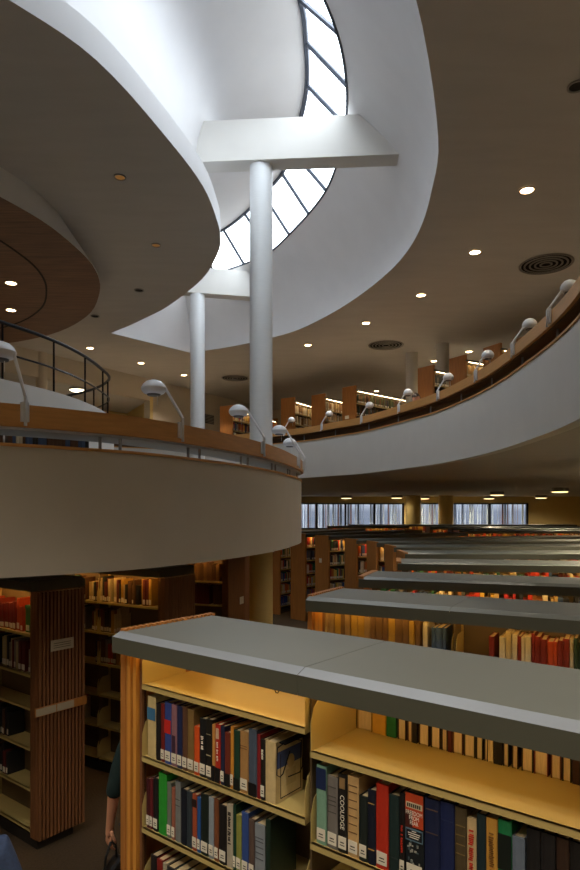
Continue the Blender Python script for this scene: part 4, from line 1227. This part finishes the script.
person('person in a blue denim shirt, only the shoulder showing at the bottom left corner', (-1.315, 2.42, 0), R(20), J, (0, .02, 1.61), 0, 'denim', 'navycloth', .9, HD)
# bag held in the visible hand
t = thing('handbag', 'black bag held low by the half-hidden person beside the nearest bookcase', 'bag', (-1.075, 3.72, .375), R(-8))
mb = MB()
mb.add([(-.06, -.16, 0), (.06, -.16, 0), (.06, .16, 0), (-.06, .16, 0), (-.04, -.13, .26), (.04, -.13, .26), (.04, .13, .26), (-.04, .13, .26)], [(3, 2, 1, 0), (4, 5, 6, 7), (0, 1, 5, 4), (1, 2, 6, 5), (2, 3, 7, 6), (3, 0, 4, 7)], M['leather'])
mb.build('pouch', t, bevel=.02)
mb = MB(); mb.tube([(.0, -.09, .24), (.0, -.07, .34), (0, 0, .395), (0, .07, .34), (0, .09, .24)], .008, M['leather'], 8); mb.build('strap', t, smooth=True)
# seated reader at the upper right desk
px3, py3 = 2.66, 12.75
J = {'pelvis': ((0, -.05, .55), (.13, .11)), 'spine': ((0, -.03, .72), (.115, .09)), 'chest': ((0, .04, .90), (.14, .10)), 'neck': ((0, .09, 1.03), .05), 'skull': ((0, .13, 1.11), .06)}
for s, q in (('l', -1), ('r', 1)):
    J.update({'sh' + s: ((q * .165, .05, .98), .054), 'el' + s: ((q * .24, .16, .78), .042), 'wr' + s: ((q * .14, .38, .86), .027), 'pa' + s: ((q * .11, .45, .88), (.034, .018)),
              'hi' + s: ((q * .1, 0, .53), .085), 'kn' + s: ((q * .12, .40, .52), .06), 'an' + s: ((q * .12, .38, .1), .04), 'to' + s: ((q * .125, .52, .045), .035)})
SEAT_ROT = R(142)
person('dark haired person sitting at the upper right reading desk, head bowed', (px3, py3, 3.9), SEAT_ROT, J, (0, .15, 1.15), R(-25), 'maroon', 'navycloth', .8, HD)
t = thing('chair', 'wooden chair under the dark haired reader behind the upper right rail', 'chair', (px3, py3, 3.9), SEAT_ROT)
mb = MB(); mb.box(-.21, .21, -.24, .20, .40, .425, M['wood']); mb.build('seat', t, bevel=.005)
mb = MB(); mb.box(-.20, .20, -.27, -.245, .55, .82, M['wood']); mb.build('backrest', t, bevel=.005)
for sx in (-1, 1):
    for y, h_ in ((-.255, .82), (.18, .40)):
        mb = MB(); mb.box(sx * .19 - .015, sx * .19 + .015, y - .015, y + .015, 0, h_, M['wood']); mb.build('leg', t)

# ------------------------------------------------------------------ light
def spot(x, y, z, watt, col=(1, .87, .70), ang=110, name='downlight_beam', r=.06):
    l = bpy.data.lights.new(name, 'SPOT'); l.energy = watt; l.color = col; l.spot_size = R(ang); l.spot_blend = .6; l.shadow_soft_size = r
    o = bpy.data.objects.new(name, l); COL.objects.link(o); o.location = (x, y, z); return o
for o in [o for o in COL.objects if o.name.startswith('downlight') and o.type == 'EMPTY' and o['label'].startswith(('lit', 'small lit'))]:
    spot(o.location.x, o.location.y, o.location.z - .02, 190 if o.location.y > 13 else (90 if o.location.y > 9 else 45))
extra_rows = [(3.1, 6.0), (3.2, 4.0), (3.3, 2.0), (2.6, -.2), (1.0, -.8), (-.8, -1.0), (-2.6, -.8), (-4.2, .2), (-5.4, 2.0), (5.6, 8.5), (5.6, 11), (7.5, 13.5), (8.5, 17), (6, 19.5), (9.5, 9.5), (9.5, 21), (3, 21.5), (12, 14), (12, 18), (8, 5), (11, 5)]  # added lamps out of view, fill for near shelves and ceiling
for k, (x, y) in enumerate(extra_rows):
    downlight(Vector((x, y, ZC - .005)), .085, True, 'lit round downlight of the upper ceiling, outside the photo', group='downlights outside the photo')
    spot(x, y, ZC - .03, 150 if y > 12 else (40 if y > 7 else (230 if y < 2.5 else 30)), (1, .87, .70) if y > 7 else (1, .88, .70))
for o in [o for o in COL.objects if o.name.startswith('drum_lamp') and o.type == 'EMPTY']:
    spot(o.location.x, o.location.y, 3.36, 20 if abs(o.location.x - 5.07) < .3 else 130, (1, .84, .58), 160)
for x, y in ((6.3, 12), (4.6, 8.6), (8.4, 15), (3.6, 6.2), (11, 19), (-1.0, 19), (-4.5, 18), (-2.5, 23)):  # more lamps added out of sight to lift the lower room
    t = thing('drum_lamp', 'added unseen drum lamp, put in to brighten the lower room', 'ceiling light', (x, y, 3.56), group='added unseen drum lamps')
    mb = MB(); mb.lathe([(.26, 0), (.28, -.10), (.28, -.14)], M['ring'], 24); mb.build('housing', t, smooth=True)
    mb = MB(); mb.lathe([(.265, -.141), (.22, -.165), (.1, -.175)], M['drum'], 24); mb.build('diffuser', t, smooth=True)
    spot(x, y, 3.36, 150, (1, .84, .58), 160)
w = bpy.data.worlds.new('sky')
SC.world = w
w.use_nodes = True
nt = w.node_tree
bg = nt.nodes['Background']
tc = nt.nodes.new('ShaderNodeTexCoord'); sp = nt.nodes.new('ShaderNodeSeparateXYZ'); rp = nt.nodes.new('ShaderNodeValToRGB')
rp.color_ramp.elements[0].position = 0.0; rp.color_ramp.elements[0].color = (.028, .032, .042, 1)
rp.color_ramp.elements[1].position = 0.35; rp.color_ramp.elements[1].color = (.86, .93, 1, 1)
nt.links.new(tc.outputs['Generated'], sp.inputs[0]); nt.links.new(sp.outputs['Z'], rp.inputs['Fac']); nt.links.new(rp.outputs['Color'], bg.inputs['Color'])
bg.inputs['Strength'].default_value = 6.9

SC.view_settings.view_transform = 'Standard'
SC.view_settings.look = 'None'
SC.view_settings.gamma = 1
SC.view_settings.use_curve_mapping = False
SC.view_settings.exposure = 0.6
cy = SC.cycles
cy.max_bounces = 10
cy.diffuse_bounces = 7
cy.glossy_bounces = 3
cy.transparent_max_bounces = 8
cy.sample_clamp_indirect = 4
cy.use_denoising = True
